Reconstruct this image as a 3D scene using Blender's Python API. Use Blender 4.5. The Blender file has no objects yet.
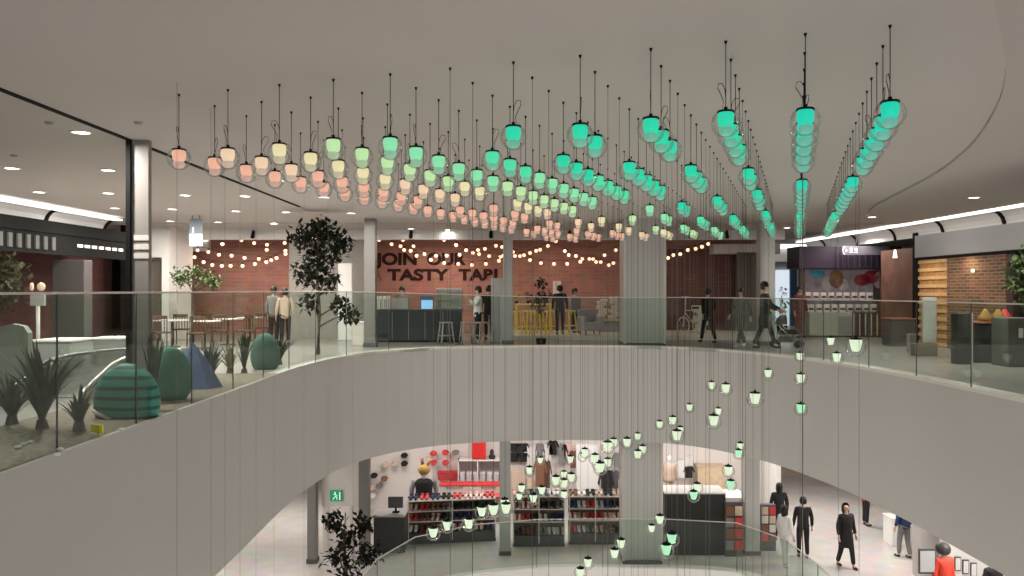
import bpy, bmesh, math, random
from mathutils import Vector, Matrix
random.seed(7)
R = math.radians
C = bpy.context.scene.collection
F = 819.0; HY = 290.0; EYE = 1.6
CEIL = 3.6; LOW = -6.05; FB = -2.54
def wx(px, d): return (px - 512) / F * d
def wz(py, d): return EYE - (py - HY) * d / F
def P(px, py, d): return Vector((wx(px, d), d, wz(py, d)))
def dfl(py, z=0.0): return (EYE - z) * F / (py - HY)      # depth of a point standing on height z

# ------------------------------------------------------------------ materials
MATS = {}
def mat(name, col, rough=.6, metal=0, emit=0, noise=0, scale=8, spec=.4, bump=0, ecol=None):
    if name in MATS: return MATS[name]
    m = bpy.data.materials.new(name); m.use_nodes = True
    nt = m.node_tree; b = nt.nodes['Principled BSDF']
    b.inputs['Base Color'].default_value = (*col, 1); b.inputs['Roughness'].default_value = rough
    b.inputs['Metallic'].default_value = metal; b.inputs['Specular IOR Level'].default_value = spec
    if emit:
        b.inputs['Emission Color'].default_value = (*(ecol or col), 1); b.inputs['Emission Strength'].default_value = emit
    if noise or bump:
        tc = nt.nodes.new('ShaderNodeTexCoord'); n = nt.nodes.new('ShaderNodeTexNoise')
        n.inputs['Scale'].default_value = scale; n.inputs['Detail'].default_value = 4
        nt.links.new(tc.outputs['Object'], n.inputs['Vector'])
        if noise:
            r = nt.nodes.new('ShaderNodeValToRGB')
            r.color_ramp.elements[0].position = .3; r.color_ramp.elements[1].position = .7
            r.color_ramp.elements[0].color = (*[max(0, c * (1 - noise)) for c in col], 1)
            r.color_ramp.elements[1].color = (*[min(1, c * (1 + noise)) for c in col], 1)
            nt.links.new(n.outputs['Fac'], r.inputs['Fac']); nt.links.new(r.outputs['Color'], b.inputs['Base Color'])
        if bump:
            bp = nt.nodes.new('ShaderNodeBump'); bp.inputs['Strength'].default_value = bump
            nt.links.new(n.outputs['Fac'], bp.inputs['Height']); nt.links.new(bp.outputs['Normal'], b.inputs['Normal'])
    MATS[name] = m; return m
def glassmat(name, tint, refl=.5, base=.04, ior=1.45):
    if name in MATS: return MATS[name]
    m = bpy.data.materials.new(name); m.use_nodes = True; nt = m.node_tree; nt.nodes.clear()
    o = nt.nodes.new('ShaderNodeOutputMaterial'); mx = nt.nodes.new('ShaderNodeMixShader')
    t = nt.nodes.new('ShaderNodeBsdfTransparent'); t.inputs['Color'].default_value = (*tint, 1)
    g = nt.nodes.new('ShaderNodeBsdfGlossy'); g.inputs['Roughness'].default_value = .04
    f = nt.nodes.new('ShaderNodeFresnel'); f.inputs['IOR'].default_value = ior
    mul = nt.nodes.new('ShaderNodeMath'); mul.operation = 'MULTIPLY_ADD'; mul.inputs[1].default_value = refl; mul.inputs[2].default_value = base; mul.use_clamp = True
    nt.links.new(f.outputs[0], mul.inputs[0]); nt.links.new(mul.outputs[0], mx.inputs[0])
    nt.links.new(t.outputs[0], mx.inputs[1]); nt.links.new(g.outputs[0], mx.inputs[2]); nt.links.new(mx.outputs[0], o.inputs[0])
    MATS[name] = m; return m
def brickmat(name, c1, c2, mortar, scale=1.0, bw=.5, rh=.16, rough=.85, rot=True, msize=.012):
    if name in MATS: return MATS[name]
    m = bpy.data.materials.new(name); m.use_nodes = True; nt = m.node_tree; b = nt.nodes['Principled BSDF']
    tc = nt.nodes.new('ShaderNodeTexCoord'); mp = nt.nodes.new('ShaderNodeMapping'); br = nt.nodes.new('ShaderNodeTexBrick')
    if rot == 'x': mp.inputs['Rotation'].default_value = (R(90), 0, R(90))
    elif rot: mp.inputs['Rotation'].default_value = (R(90), 0, 0)
    br.inputs['Color1'].default_value = (*c1, 1); br.inputs['Color2'].default_value = (*c2, 1); br.inputs['Mortar'].default_value = (*mortar, 1)
    br.inputs['Scale'].default_value = scale; br.inputs['Brick Width'].default_value = bw; br.inputs['Row Height'].default_value = rh; br.inputs['Mortar Size'].default_value = msize
    n = nt.nodes.new('ShaderNodeTexNoise'); n.inputs['Scale'].default_value = 2.2; mx = nt.nodes.new('ShaderNodeMix'); mx.data_type = 'RGBA'; mx.blend_type = 'MULTIPLY'; mx.inputs[0].default_value = .45
    if rot == 'x':
        sx = nt.nodes.new('ShaderNodeSeparateXYZ'); cb = nt.nodes.new('ShaderNodeCombineXYZ')
        nt.links.new(tc.outputs['Object'], sx.inputs[0]); nt.links.new(sx.outputs[1], cb.inputs[0]); nt.links.new(sx.outputs[2], cb.inputs[1]); nt.links.new(cb.outputs[0], br.inputs['Vector'])
    elif rot:
        sx = nt.nodes.new('ShaderNodeSeparateXYZ'); cb = nt.nodes.new('ShaderNodeCombineXYZ')
        nt.links.new(tc.outputs['Object'], sx.inputs[0]); nt.links.new(sx.outputs[0], cb.inputs[0]); nt.links.new(sx.outputs[2], cb.inputs[1]); nt.links.new(cb.outputs[0], br.inputs['Vector'])
    else: nt.links.new(tc.outputs['Object'], br.inputs['Vector'])
    nt.links.new(tc.outputs['Object'], n.inputs['Vector'])
    nt.links.new(br.outputs['Color'], mx.inputs['A']); nt.links.new(n.outputs['Color'], mx.inputs['B']); nt.links.new(mx.outputs['Result'], b.inputs['Base Color'])
    b.inputs['Roughness'].default_value = rough; MATS[name] = m; return m
def stripemat(name, c1, c2, scale, axis='Z', rough=.6, thresh=.5):
    if name in MATS: return MATS[name]
    m = bpy.data.materials.new(name); m.use_nodes = True; nt = m.node_tree; b = nt.nodes['Principled BSDF']
    tc = nt.nodes.new('ShaderNodeTexCoord'); w = nt.nodes.new('ShaderNodeTexWave'); w.bands_direction = axis; w.inputs['Scale'].default_value = scale; w.inputs['Distortion'].default_value = .6
    r = nt.nodes.new('ShaderNodeValToRGB'); r.color_ramp.elements[0].position = thresh - .06; r.color_ramp.elements[1].position = thresh + .06
    r.color_ramp.elements[0].color = (*c1, 1); r.color_ramp.elements[1].color = (*c2, 1)
    nt.links.new(tc.outputs['Object'], w.inputs['Vector']); nt.links.new(w.outputs['Fac'], r.inputs['Fac']); nt.links.new(r.outputs['Color'], b.inputs['Base Color'])
    b.inputs['Roughness'].default_value = rough; MATS[name] = m; return m

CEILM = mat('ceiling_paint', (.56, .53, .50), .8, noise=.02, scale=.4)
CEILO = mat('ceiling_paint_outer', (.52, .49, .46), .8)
FASC = mat('balcony_plaster', (.49, .477, .46), .65, noise=.02, scale=.5)
KERB = mat('kerb_stone', (.66, .63, .58), .4)
FLOORU = brickmat('upper_floor_tile', (.36, .34, .32), (.34, .32, .30), (.26, .25, .23), 1, 1.2, 1.2, .28, False, .006)
FLOORL = brickmat('lower_floor_tile', (.66, .62, .59), (.63, .59, .56), (.5, .47, .45), 1, 1.6, 1.6, .3, False, .005)
WHITE = mat('white_paint', (.78, .76, .74), .5)
OFFW = mat('off_white', (.62, .58, .54), .6)
GREY = mat('grey_paint', (.33, .32, .31), .5)
DGREY = mat('dark_grey', (.08, .08, .08), .5)
BLACK = mat('black_matt', (.012, .012, .012), .8, spec=.08)
BLACKG = mat('black_gloss', (.02, .02, .022), .25)
STEEL = mat('brushed_steel', (.42, .41, .38), .3, .8)
COLM = mat('column_metal', (.36, .35, .33), .32, .45)
BRICK = brickmat('red_brick', (.52, .25, .20), (.42, .19, .15), (.44, .28, .23), 1, .42, .13)
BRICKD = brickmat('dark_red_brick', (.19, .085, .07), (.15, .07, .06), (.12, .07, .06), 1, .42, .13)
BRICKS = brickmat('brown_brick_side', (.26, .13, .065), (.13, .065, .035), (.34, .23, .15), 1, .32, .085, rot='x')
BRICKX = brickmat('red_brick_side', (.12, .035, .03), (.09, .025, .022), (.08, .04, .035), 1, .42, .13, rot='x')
WOOD = mat('warm_wood', (.42, .24, .10), .5, noise=.25, scale=6)
DWOOD = mat('dark_wood', (.09, .05, .03), .5, noise=.2, scale=6)
PINE = mat('pale_wood', (.62, .48, .33), .5, noise=.12, scale=6)
YEL = mat('yellow_metal', (.85, .68, .07), .4)
SOIL = mat('sandy_gravel', (.25, .205, .16), .9, noise=.35, scale=14, bump=.3)
TEAL = stripemat('teal_stripes', (.02, .10, .09), (.06, .29, .23), 2.6, 'Z', .6, .28)
TEALP = mat('teal_fabric', (.07, .24, .18), .7, noise=.2)
BLUE = mat('tent_blue', (.08, .13, .28), .7, noise=.15)
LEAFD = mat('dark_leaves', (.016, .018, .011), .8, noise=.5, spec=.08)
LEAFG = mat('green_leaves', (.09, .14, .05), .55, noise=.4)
LEAFY = mat('yucca_blades', (.055, .075, .045), .7, noise=.4, spec=.15)
BARK = mat('bark', (.10, .075, .055), .85, noise=.3)
RED = mat('red_cloth', (.62, .05, .05), .6)
PINK = mat('pink_wall', (.78, .50, .47), .6)
NAVY = mat('navy_cloth', (.02, .04, .11), .8)
CLOTHB = mat('black_cloth', (.018, .017, .018), .9)
CLOTHG = mat('grey_cloth', (.22, .21, .21), .9)
CLOTHW = mat('white_cloth', (.75, .73, .71), .85)
CLOTHN = mat('brown_cloth', (.22, .10, .06), .85)
CLOTHBE = mat('beige_cloth', (.58, .44, .34), .85)
MAROON = mat('maroon_cloth', (.20, .05, .045), .85)
SKIN = mat('skin', (.55, .36, .27), .5)
HAIR = mat('black_hair', (.012, .01, .009), .45)
OCHRE = mat('ochre_felt', (.36, .22, .06), .9)
SUB = mat('shoe_white', (.7, .7, .7), .5)
RAILG = glassmat('railing_glass', (.86, .91, .875), .16, .008)
GLOBEG = glassmat('globe_glass', (.985, 1.0, .99), .55, .01, 1.3)
SHOPG = glassmat('shop_glass', (.92, .95, .94), .8, .03)
SKY_E = lambda n, c, s: mat(n, c, .5, emit=s)
STRIP = mat('light_strip', (1, .98, .94), .5, emit=2.2)
LENS = mat('downlight_lens', (1, .96, .9), .5, emit=6)
BULBM = mat('warm_bulb', (1, .72, .5), .5, emit=1.5, ecol=(1, .62, .42))
PENDC = {
 'peach': (.86, .45, .32), 'peach cream': (.88, .62, .42), 'cream': (.82, .72, .42), 'lime': (.52, .78, .40),
 'mint': (.26, .76, .42), 'sea green': (.08, .72, .40), 'teal': (.02, .66, .40), 'turquoise': (.01, .64, .45),
 'pale': (.72, .84, .62), 'pale green': (.42, .82, .52)}
def lampmat(n, c, s, dim):
    if dim: c = tuple(v*.7+.2 for v in c)
    m = mat('glow_' + n.replace(' ', '_') + ('_dim' if dim else ''), tuple(v * .45 for v in c), .5, emit=s*.9, ecol=c)
    m.cycles.emission_sampling = 'NONE'; return m

# ------------------------------------------------------------------ mesh builder
class B:
    def __init__(s): s.bm = bmesh.new(); s.mats = []; s.mi = 0
    def use(s, m):
        if m not in s.mats: s.mats.append(m)
        s.mi = s.mats.index(m); return s
    def _f(s, fs, smooth=False):
        for f in fs: f.material_index = s.mi; f.smooth = smooth
    def box(s, x0, x1, y0, y1, z0, z1, bev=0):
        n0 = set(s.bm.faces)
        r = bmesh.ops.create_cube(s.bm, size=1, matrix=Matrix.Translation(((x0+x1)/2, (y0+y1)/2, (z0+z1)/2)) @ Matrix.Diagonal((abs(x1-x0), abs(y1-y0), abs(z1-z0), 1)))
        if bev:
            es = list({e for v in r['verts'] for e in v.link_edges})
            bmesh.ops.bevel(s.bm, geom=es, offset=bev, segments=2, affect='EDGES', profile=.5)
        s._f([f for f in s.bm.faces if f not in n0]); return s
    def cyl(s, a, b, r, r2=None, seg=10, smooth=True, caps=True):
        a = Vector(a); b = Vector(b); d = b - a; L = d.length
        if L < 1e-6: return s
        n0 = set(s.bm.faces)
        q = d.to_track_quat('Z', 'Y').to_matrix().to_4x4()
        bmesh.ops.create_cone(s.bm, cap_ends=caps, segments=seg, radius1=r, radius2=r if r2 is None else r2, depth=L, matrix=Matrix.Translation((a+b)/2) @ q)
        for f in s.bm.faces:
            if f not in n0: f.material_index = s.mi; f.smooth = smooth and len(f.verts) == 4
        return s
    def sph(s, c, r, u=12, v=8, sc=(1, 1, 1)):
        n0 = set(s.bm.faces)
        bmesh.ops.create_uvsphere(s.bm, u_segments=u, v_segments=v, radius=r, matrix=Matrix.Translation(c) @ Matrix.Diagonal((*sc, 1)))
        s._f([f for f in s.bm.faces if f not in n0], True); return s
    def lathe(s, prof, seg=20, c=(0, 0, 0), smooth=True, a0=0, a1=2*math.pi):
        full = abs(a1 - a0 - 2*math.pi) < 1e-6; n = seg if full else seg + 1
        rings = []
        for r, z in prof:
            rings.append([s.bm.verts.new((c[0] + r*math.cos(a0+(a1-a0)*i/seg), c[1] + r*math.sin(a0+(a1-a0)*i/seg), c[2] + z)) for i in range(n)])
        for k in range(len(rings)-1):
            for i in range(seg):
                j = (i+1) % n
                try: f = s.bm.faces.new((rings[k][i], rings[k][j], rings[k+1][j], rings[k+1][i])); f.material_index = s.mi; f.smooth = smooth
                except ValueError: pass
        return s
    def tube(s, pts, r, seg=6, closed=False):
        pts = [Vector(p) for p in pts]; n = len(pts); rings = []; up = Vector((0, 0, 1))
        for i, p in enumerate(pts):
            t = (pts[min(i+1, n-1)] - pts[max(i-1, 0)]).normalized()
            a = t.cross(up); a = t.cross(Vector((1, 0, 0))) if a.length < 1e-3 else a
            a.normalize(); b = t.cross(a).normalized(); rr = r[i] if isinstance(r, (list, tuple)) else r
            rings.append([s.bm.verts.new(p + (a*math.cos(2*math.pi*k/seg) + b*math.sin(2*math.pi*k/seg))*rr) for k in range(seg)])
        for k in range(n-1):
            for i in range(seg):
                f = s.bm.faces.new((rings[k][i], rings[k][(i+1) % seg], rings[k+1][(i+1) % seg], rings[k+1][i])); f.material_index = s.mi; f.smooth = True
        for rg in (rings[0], rings[-1]):
            try: f = s.bm.faces.new(rg); f.material_index = s.mi
            except ValueError: pass
        return s
    def poly(s, pts):
        f = s.bm.faces.new([s.bm.verts.new(p) for p in pts]); f.material_index = s.mi; return s
    def prism(s, pts, ext):
        """closed outline pts extruded by vector ext"""
        e = Vector(ext); a = [s.bm.verts.new(p) for p in pts]; b = [s.bm.verts.new(Vector(p)+e) for p in pts]; n = len(pts)
        fs = [s.bm.faces.new(a), s.bm.faces.new(b[::-1])]
        for i in range(n): fs.append(s.bm.faces.new((a[i], b[i], b[(i+1) % n], a[(i+1) % n])))
        s._f(fs); return s
    def obj(s, name, m, parent=None, loc=(0, 0, 0), rz=0):
        bmesh.ops.recalc_face_normals(s.bm, faces=s.bm.faces)
        me = bpy.data.meshes.new(name); s.bm.to_mesh(me); s.bm.free()
        for x in (s.mats or [m]): me.materials.append(x)
        o = bpy.data.objects.new(name, me); C.objects.link(o); o.parent = parent; o.location = loc; o.rotation_euler.z = rz
        return o
def struct(o): o['kind'] = 'structure'; return o
def tag(o, label, cat, group=None):
    o['label'] = label; o['category'] = cat
    if group: o['group'] = group
    return o
def thing(name, label, cat, loc, rz=0, group=None):
    o = bpy.data.objects.new(name, None); C.objects.link(o); o.location = loc; o.rotation_euler.z = rz; o.empty_display_size = .1
    return tag(o, label, cat, group)
def dup(root, label, loc=None, rz=None):
    r = root.copy(); C.objects.link(r); r['label'] = label
    if loc is not None: r.location = loc
    if rz is not None: r.rotation_euler.z = rz
    for ch in list(root.children):
        c = ch.copy(); C.objects.link(c); c.parent = r
        for g in ch.children:
            d = g.copy(); C.objects.link(d); d.parent = c
    return r
ORD = 'nearest second third fourth fifth sixth seventh eighth ninth tenth eleventh twelfth thirteenth fourteenth fifteenth sixteenth seventeenth eighteenth nineteenth twentieth twenty-first twenty-second twenty-third twenty-fourth twenty-fifth twenty-sixth'.split()
ORL = ['first'] + ORD[1:]

# ------------------------------------------------------------------ opening outline
def catmull(pts, n=8):
    out = []; L = len(pts)
    for i in range(L-1):
        p0 = pts[max(i-1, 0)]; p1 = pts[i]; p2 = pts[i+1]; p3 = pts[min(i+2, L-1)]
        for k in range(n):
            t = k/n
            out.append(tuple(.5*((2*b)+(-a+c)*t+(2*a-5*b+4*c-d)*t*t+(-a+3*b-3*c+d)*t**3) for a, b, c, d in zip(p0, p1, p2, p3)))
    out.append(pts[-1]); return out
EDGE = [(-4.3, -.4), (-4.3, 4), (-4.3, 9)] + catmull([(-4.3, 13), (-4.3, 16.6), (-3.8, 19.5), (-2.25, 21.6), (.3, 22.5), (2.9, 22.5), (4.8, 21.7), (6.15, 19.7), (6.85, 17), (7.1, 14.5), (7.15, 12)], 6) + [(7.15, 7), (7.15, 3), (7.15, -.4)]
LEDGE = [(-3.2, 1), (-3.2, 15.5)] + catmull([(-3.2, 16.5), (-3.0, 19), (-1.9, 21.1), (.6, 22.1), (3.4, 22.15), (5.5, 22.0), (6.5, 21.2), (6.8, 19.5), (6.8, 16.5)], 6) + [(6.8, 12), (6.8, 1)]
def offset(path, d):
    out = []
    for i, p in enumerate(path):
        a = path[max(i-1, 0)]; b = path[min(i+1, len(path)-1)]
        t = Vector((b[0]-a[0], b[1]-a[1])).normalized(); n = Vector((-t.y, t.x))
        out.append((p[0]+n.x*d, p[1]+n.y*d))
    return out
def sheet(name, m, outer, hole, z, thick=0):
    bm = bmesh.new(); es = []
    for lp in [outer] + ([hole] if hole else []):
        vs = [bm.verts.new((x, y, z)) for x, y in lp]
        es += [bm.edges.new((vs[i], vs[(i+1) % len(vs)])) for i in range(len(vs))]
    bmesh.ops.triangle_fill(bm, use_beauty=True, edges=es)
    if thick:
        r = bmesh.ops.extrude_face_region(bm, geom=list(bm.faces))
        bmesh.ops.translate(bm, verts=[v for v in r['geom'] if isinstance(v, bmesh.types.BMVert)], vec=(0, 0, thick))
    bmesh.ops.recalc_face_normals(bm, faces=bm.faces)
    me = bpy.data.meshes.new(name); bm.to_mesh(me); bm.free(); me.materials.append(m)
    o = bpy.data.objects.new(name, me); C.objects.link(o); return struct(o)
def sweep(b, path, prof):
    """prof: closed list of (offset outward, z)"""
    rings = []
    offs = {}
    for d, z in prof:
        if d not in offs: offs[d] = offset(path, d)
    for i in range(len(path)): rings.append([b.bm.verts.new((*offs[d][i], z)) for d, z in prof])
    n = len(prof)
    for i in range(len(path)-1):
        for k in range(n):
            f = b.bm.faces.new((rings[i][k], rings[i][(k+1) % n], rings[i+1][(k+1) % n], rings[i+1][k])); f.material_index = b.mi; f.smooth = False
    b.bm.faces.new(rings[0]); b.bm.faces.new(rings[-1][::-1]); return b
X0, X1, Y0, Y1 = -17, 19, -5, 40
rect = [(X0, Y0), (X1, Y0), (X1, Y1), (X0, Y1)]
sheet('floor', FLOORU, rect, offset(EDGE, .2), -.12, .12)
sheet('ceiling_lower', WHITE, rect, offset(EDGE, .2), FB, .08)
sheet('floor_lower', FLOORL, rect, offset(LEDGE, .15), LOW - .12, .12)
sheet('floor_basement', FLOORL, rect, None, LOW - 4.2, .1)
b = B(); sweep(b, EDGE, [(0, FB), (0, -.0), (.0, .05), (.22, .05), (.22, -.08), (.22, FB)]); struct(b.obj('trim_1', FASC))
b = B(); KP = [p for p in offset(EDGE, .01) if p[0] > -3.9]; sweep(b, KP, [(-.012, .02), (-.012, .075), (.3, .075), (.3, .0)]); struct(b.obj('trim_2', KERB))
b = B(); sweep(b, LEDGE, [(0, LOW-.9), (0, LOW+.12), (.3, LOW+.12), (.3, LOW-.9)]); struct(b.obj('trim_3', WHITE))

# ------------------------------------------------------------------ ceilings
inner = [(-5.05, Y0), (-5.05, Y1), (X1, Y1), (X1, Y0)]
sheet('ceiling', CEILM, inner, None, CEIL, .1)
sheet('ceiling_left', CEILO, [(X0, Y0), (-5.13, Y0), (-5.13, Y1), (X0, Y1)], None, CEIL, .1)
b = B(); b.box(-5.13, -5.05, Y0, 19.6, CEIL-.012, CEIL+.1); struct(b.obj('trim_4', BLACK))
b = B(); b.box(-5.13, -5.05, 19.6, Y1, CEIL+.01, CEIL+.1); struct(b.obj('trim_5', CEILM))
crv = catmull([(1.2, 2.5), (2.4, 4.2), (3.3, 5.6), (4.4, 7.3), (5.3, 9), (6.3, 11.3), (7.2, 14), (7.9, 16.8), (8.6, 19.5), (9.6, 22), (11.2, 24.4)], 5)
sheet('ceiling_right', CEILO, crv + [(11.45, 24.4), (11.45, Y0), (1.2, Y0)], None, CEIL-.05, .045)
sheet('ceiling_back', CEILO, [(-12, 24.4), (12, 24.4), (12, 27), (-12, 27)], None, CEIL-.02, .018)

# coves along both sides with lit strip, curved white panel and black fins
def cove(name, x, sgn, y0, y1, zb):
    t = thing('cove_light', ('long lit ceiling cove with white curved panel above ' + name), 'light fixture', (x, y0, 0))
    L = y1 - y0
    B().box(min(0, sgn*.22), max(0, sgn*.22), 0, L, CEIL-.09, CEIL-.05).obj('light_strip', STRIP, t)
    prof = [(sgn*.22, CEIL-.06)] + [(sgn*(.22+.30*math.sin(a)), zb + (CEIL-.06-zb)*math.cos(a)) for a in [R(15), R(35), R(55), R(75), R(90)]]
    b = B(); pts = [(px_, 0, pz_) for px_, pz_ in prof] + [(px_ + sgn*.03, 0, pz_+.02) for px_, pz_ in prof[::-1]]
    b.prism(pts, (0, L, 0)).obj('curved_panel', WHITE, t)
    y = 1.6
    while y < L:
        b = B(); b.prism([(px_ - sgn*.03, 0, pz_-.02) for px_, pz_ in prof] + [(px_ + sgn*.01, 0, pz_) for px_, pz_ in prof[::-1]], (0, .12, 0))
        b.obj('black_fin', BLACK, t, (0, y, 0)); y += 2.85
    return t
cove('the left shopfronts', -10.75, -1, 1, 22.6, 3.2)
cove('the right shopfronts', 11.5, 1, 1.2, 33.2, 3.16)
t = thing('cove_light', 'short lit ceiling cove at far end of right corridor', 'light fixture', (8.5, 35.8, 0))
B().box(0, 4.5, 0, .2, CEIL-.17, CEIL-.03).obj('light_strip', STRIP, t); B().box(-1, 5.5, .2, .5, 2.85, CEIL).obj('panel', WHITE, t)
t = thing('cove_light', 'short lit ceiling cove beyond the white doorway block', 'light fixture', (-12.7, 29.6, 0))
B().box(.1, 1.7, 0, .1, CEIL-.2, CEIL-.03).obj('light_strip', STRIP, t); B().box(-3.5, 1.7, .1, .3, 3.0, CEIL).obj('panel', WHITE, t)

# ------------------------------------------------------------------ upper level walls
BW = 30.0
struct(B().box(-12.6, 9.0, BW, BW+.3, 0, CEIL).obj('wall_back', BRICK))
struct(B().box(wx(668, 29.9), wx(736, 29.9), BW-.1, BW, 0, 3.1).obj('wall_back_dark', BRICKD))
struct(B().box(-11.2, 9.0, 27, 27.35, 3.27, CEIL+.02).obj('trim_6', WHITE))
struct(B().box(-.05, 8.7, 26.15, BW, 0, .13).obj('trim_7', KERB))
struct(B().box(wx(712, 29.5), 9.6, 29.3, 29.9, 2.9, 3.25).obj('trim_8', OFFW))
struct(B().box(X0, 9, 36.9, 37.2, 0, CEIL).obj('wall_left_back', OFFW))
struct(B().box(8.5, X1, 37, 37.3, 0, CEIL).obj('wall_far', OFFW))
struct(B().box(-17.2, -17, Y0, Y1, 0, CEIL).obj('wall_left', DWOOD))
struct(B().box(18.9, 19.1, Y0, Y1, 0, CEIL).obj('wall_right', DWOOD))
struct(B().box(-11.15, -10.95, 1, 23.6, 2.95, 3.24).obj('trim_9', BLACK))
struct(B().box(11.95, 12.1, 1, 24.3, 2.55, 3.2).obj('trim_10', mat('grey_fascia', (.36, .36, .36), .6)))
struct(B().box(11.95, 12.05, 1, 24.3, 2.49, 2.56).obj('trim_11', BLACK))
# left shopfront wall behind the pergola
struct(B().box(-14.2, -14.0, 14, 20.2, 0, 3).obj('wall_left_front', mat('dark_shop', (.035, .03, .028), .7)))
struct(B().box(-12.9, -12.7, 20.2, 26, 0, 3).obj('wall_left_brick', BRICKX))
# white block with doorway
b = B(); b.box(-11.75, -11.45, 25.6, 27.5, 0, CEIL); b.box(-10.95, -10.72, 25.6, 27.5, 0, CEIL); b.box(-11.45, -10.95, 25.6, 27.5, 2.62, CEIL); b.box(-11.45, -10.95, 26.0, 26.1, 0, 2.62)
b.use(WHITE); struct(b.obj('wall_corner', WHITE))
struct(B().box(-11.42, -10.98, 25.85, 25.93, 0, 2.55, .01).obj('door_1', mat('door_brown', (.13, .11, .09), .5)))
struct(B().box(-11.95, -11.8, 25.0, 25.6, 0, CEIL).obj('trim_12', BLACK))
# right corridor end : doorway glow
struct(B().box(wx(776, 36.9), wx(789, 36.9), 36.85, 36.98, 0, 2.5).obj('window_1', mat('bright_window', (.7, .8, .9), .5, emit=.8, ecol=(.75, .85, .95))))
struct(B().box(wx(790, 36.9), wx(801, 36.9), 36.85, 36.98, 0, 2.6).obj('wall_blue', mat('blue_panel', (.04, .10, .20), .6)))
struct(B().box(wx(736, 29.4), wx(761, 29.4), 29.3, 29.45, 0, 2.95).obj('wall_curtain', stripemat('dark_curtain', (.06, .045, .04), (.12, .09, .08), 6, 'X')))

# ------------------------------------------------------------------ columns
def column(name, label, x0, x1, y0, dep, z0, z1, edges=True, m=COLM):
    t = thing(name, label, 'column', ((x0+x1)/2, y0+dep/2, z0)); w = (x1-x0)/2; h = z1-z0; e = dep/2
    B().box(-w, w, -e, e, 0, h, .015).obj('shaft', m, t)
    B().box(-w-.02, w+.02, -e-.02, e+.02, 0, .12).obj('base_plate', DGREY, t)
    if edges:
        for s in (-1, 1): B().box(s*w-.035, s*w+.035, -e-.03, -e+.03, .1, h-.02).obj('edge_strip', OFFW, t)
    return t
CM = mat('column_paint', (.50, .495, .47), .4)
column('wide_column', 'wide pale square column behind the glass railing, upper floor', wx(625, 22.8), wx(665, 22.8), 22.85, 1.1, 0, CEIL, True, CM)
column('wide_column', 'wide pale square column below the balcony in front of lower shop', wx(624, 22.8), wx(662, 22.8), 22.85, 1.0, LOW, FB, True, CM)
column('slim_column', 'slim dark steel column beside the leafy indoor tree', wx(363.5, 22.8), wx(375, 22.8), 22.85, .3, 0, CEIL, False, mat('col_mid', (.2, .19, .18), .4))
column('slim_column', 'slim grey column just right of the painted word table', wx(503, 24), wx(513, 24), 24, .3, 0, CEIL, False)
column('slim_column', 'narrow column behind the walkers at right end of brick wall', wx(760.5, 23.6), wx(775, 23.6), 23.6, .42, 0, CEIL, False, CM)
column('slim_column', 'slim lower column between the mannequin corner and shoe shelves', wx(499.5, 23.6), wx(510.5, 23.6), 23.6, .3, LOW, FB, False)
column('slim_column', 'slim lower column left of black till counter', wx(358.5, 22.9), wx(369, 22.9), 22.9, .3, LOW, FB, False, mat('col_dk', (.16, .15, .14), .4))
column('slim_column', 'slim lower column left of the green exit sign', wx(307, 22.9), wx(316, 22.9), 22.9, .3, LOW, FB, False, mat('col_dk', (.16, .15, .14), .4))
column('slim_column', 'pale lower column at right end of the shop by walkway', wx(745, 23.6), wx(760, 23.6), 23.6, .42, LOW, FB, False, CM)
t = thing('mirror_column', 'tall grey mirrored column with black edge post in the planting bed', 'column', (-5.06, 10.9, 0))
B().box(0, .22, 0, .1, 0, CEIL).obj('shaft', mat('mirror_grey', (.24, .225, .21), .4), t); B().box(-.06, .0, -.05, .08, 0, CEIL).obj('edge_post', BLACK, t)
for z in (2.02, 2.14, 2.26): B().box(.03, .23, -.012, 0, z, z+.07).obj('painted_reflection', OFFW, t)  # pale strips painted on as bright reflections in the shaft

# ------------------------------------------------------------------ glass railings
def railing(name, label, path, z0, ztop, step, off, hm, hr=.013):
    t = thing(name, label, 'railing', (0, 0, 0))
    pth = offset(path, off); pts = [Vector((*p, 0)) for p in pth]
    # resample
    out = [pts[0]]; acc = 0
    for a, c in zip(pts[:-1], pts[1:]):
        L = (c-a).length; pos = 0
        while acc + (L-pos) >= step:
            pos += step-acc; acc = 0; out.append(a.lerp(c, pos/L))
        acc += L-pos
    out.append(pts[-1]); n = len(out)
    top = [ztop(p) for p in out]
    for i in range(n-1):
        a, c = out[i], out[i+1]; d = (c-a)
        if d.length < .2: continue
        d.normalize(); nn = Vector((-d.y, d.x, 0))*.006; a2 = a + d*.008; c2 = c - d*.008
        b = B(); b.prism([a2-nn+Vector((0, 0, z0)), c2-nn+Vector((0, 0, z0)), c2-nn+Vector((0, 0, top[i+1])), a2-nn+Vector((0, 0, top[i]))], nn*2)
        g = b.obj('glass_panel', RAILG, t)
    for i in range(1, n-1):
        B().cyl(out[i]+Vector((0, 0, z0)), out[i]+Vector((0, 0, top[i])), .009, seg=6).obj('joint_post', DGREY, t)
    b = B(); b.tube([p+Vector((0, 0, h)) for p, h in zip(out, top)], hr, 6); b.obj('handrail', hm, t)
    return t
def zt(p):
    if p.x < -4.0: return 1.57
    return 1.57 - .17*min(1, (p.x+4.2)/5)
railing('glass_railing', 'long clear glass railing running around the upper balcony edge', EDGE, .0, zt, 1.65, .06, OFFW)
railing('glass_railing', 'lower glass railing in front of the shoe shelves and black counter', LEDGE, LOW+.1, lambda p: LOW+1.42, 1.8, .12, OFFW)

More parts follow.
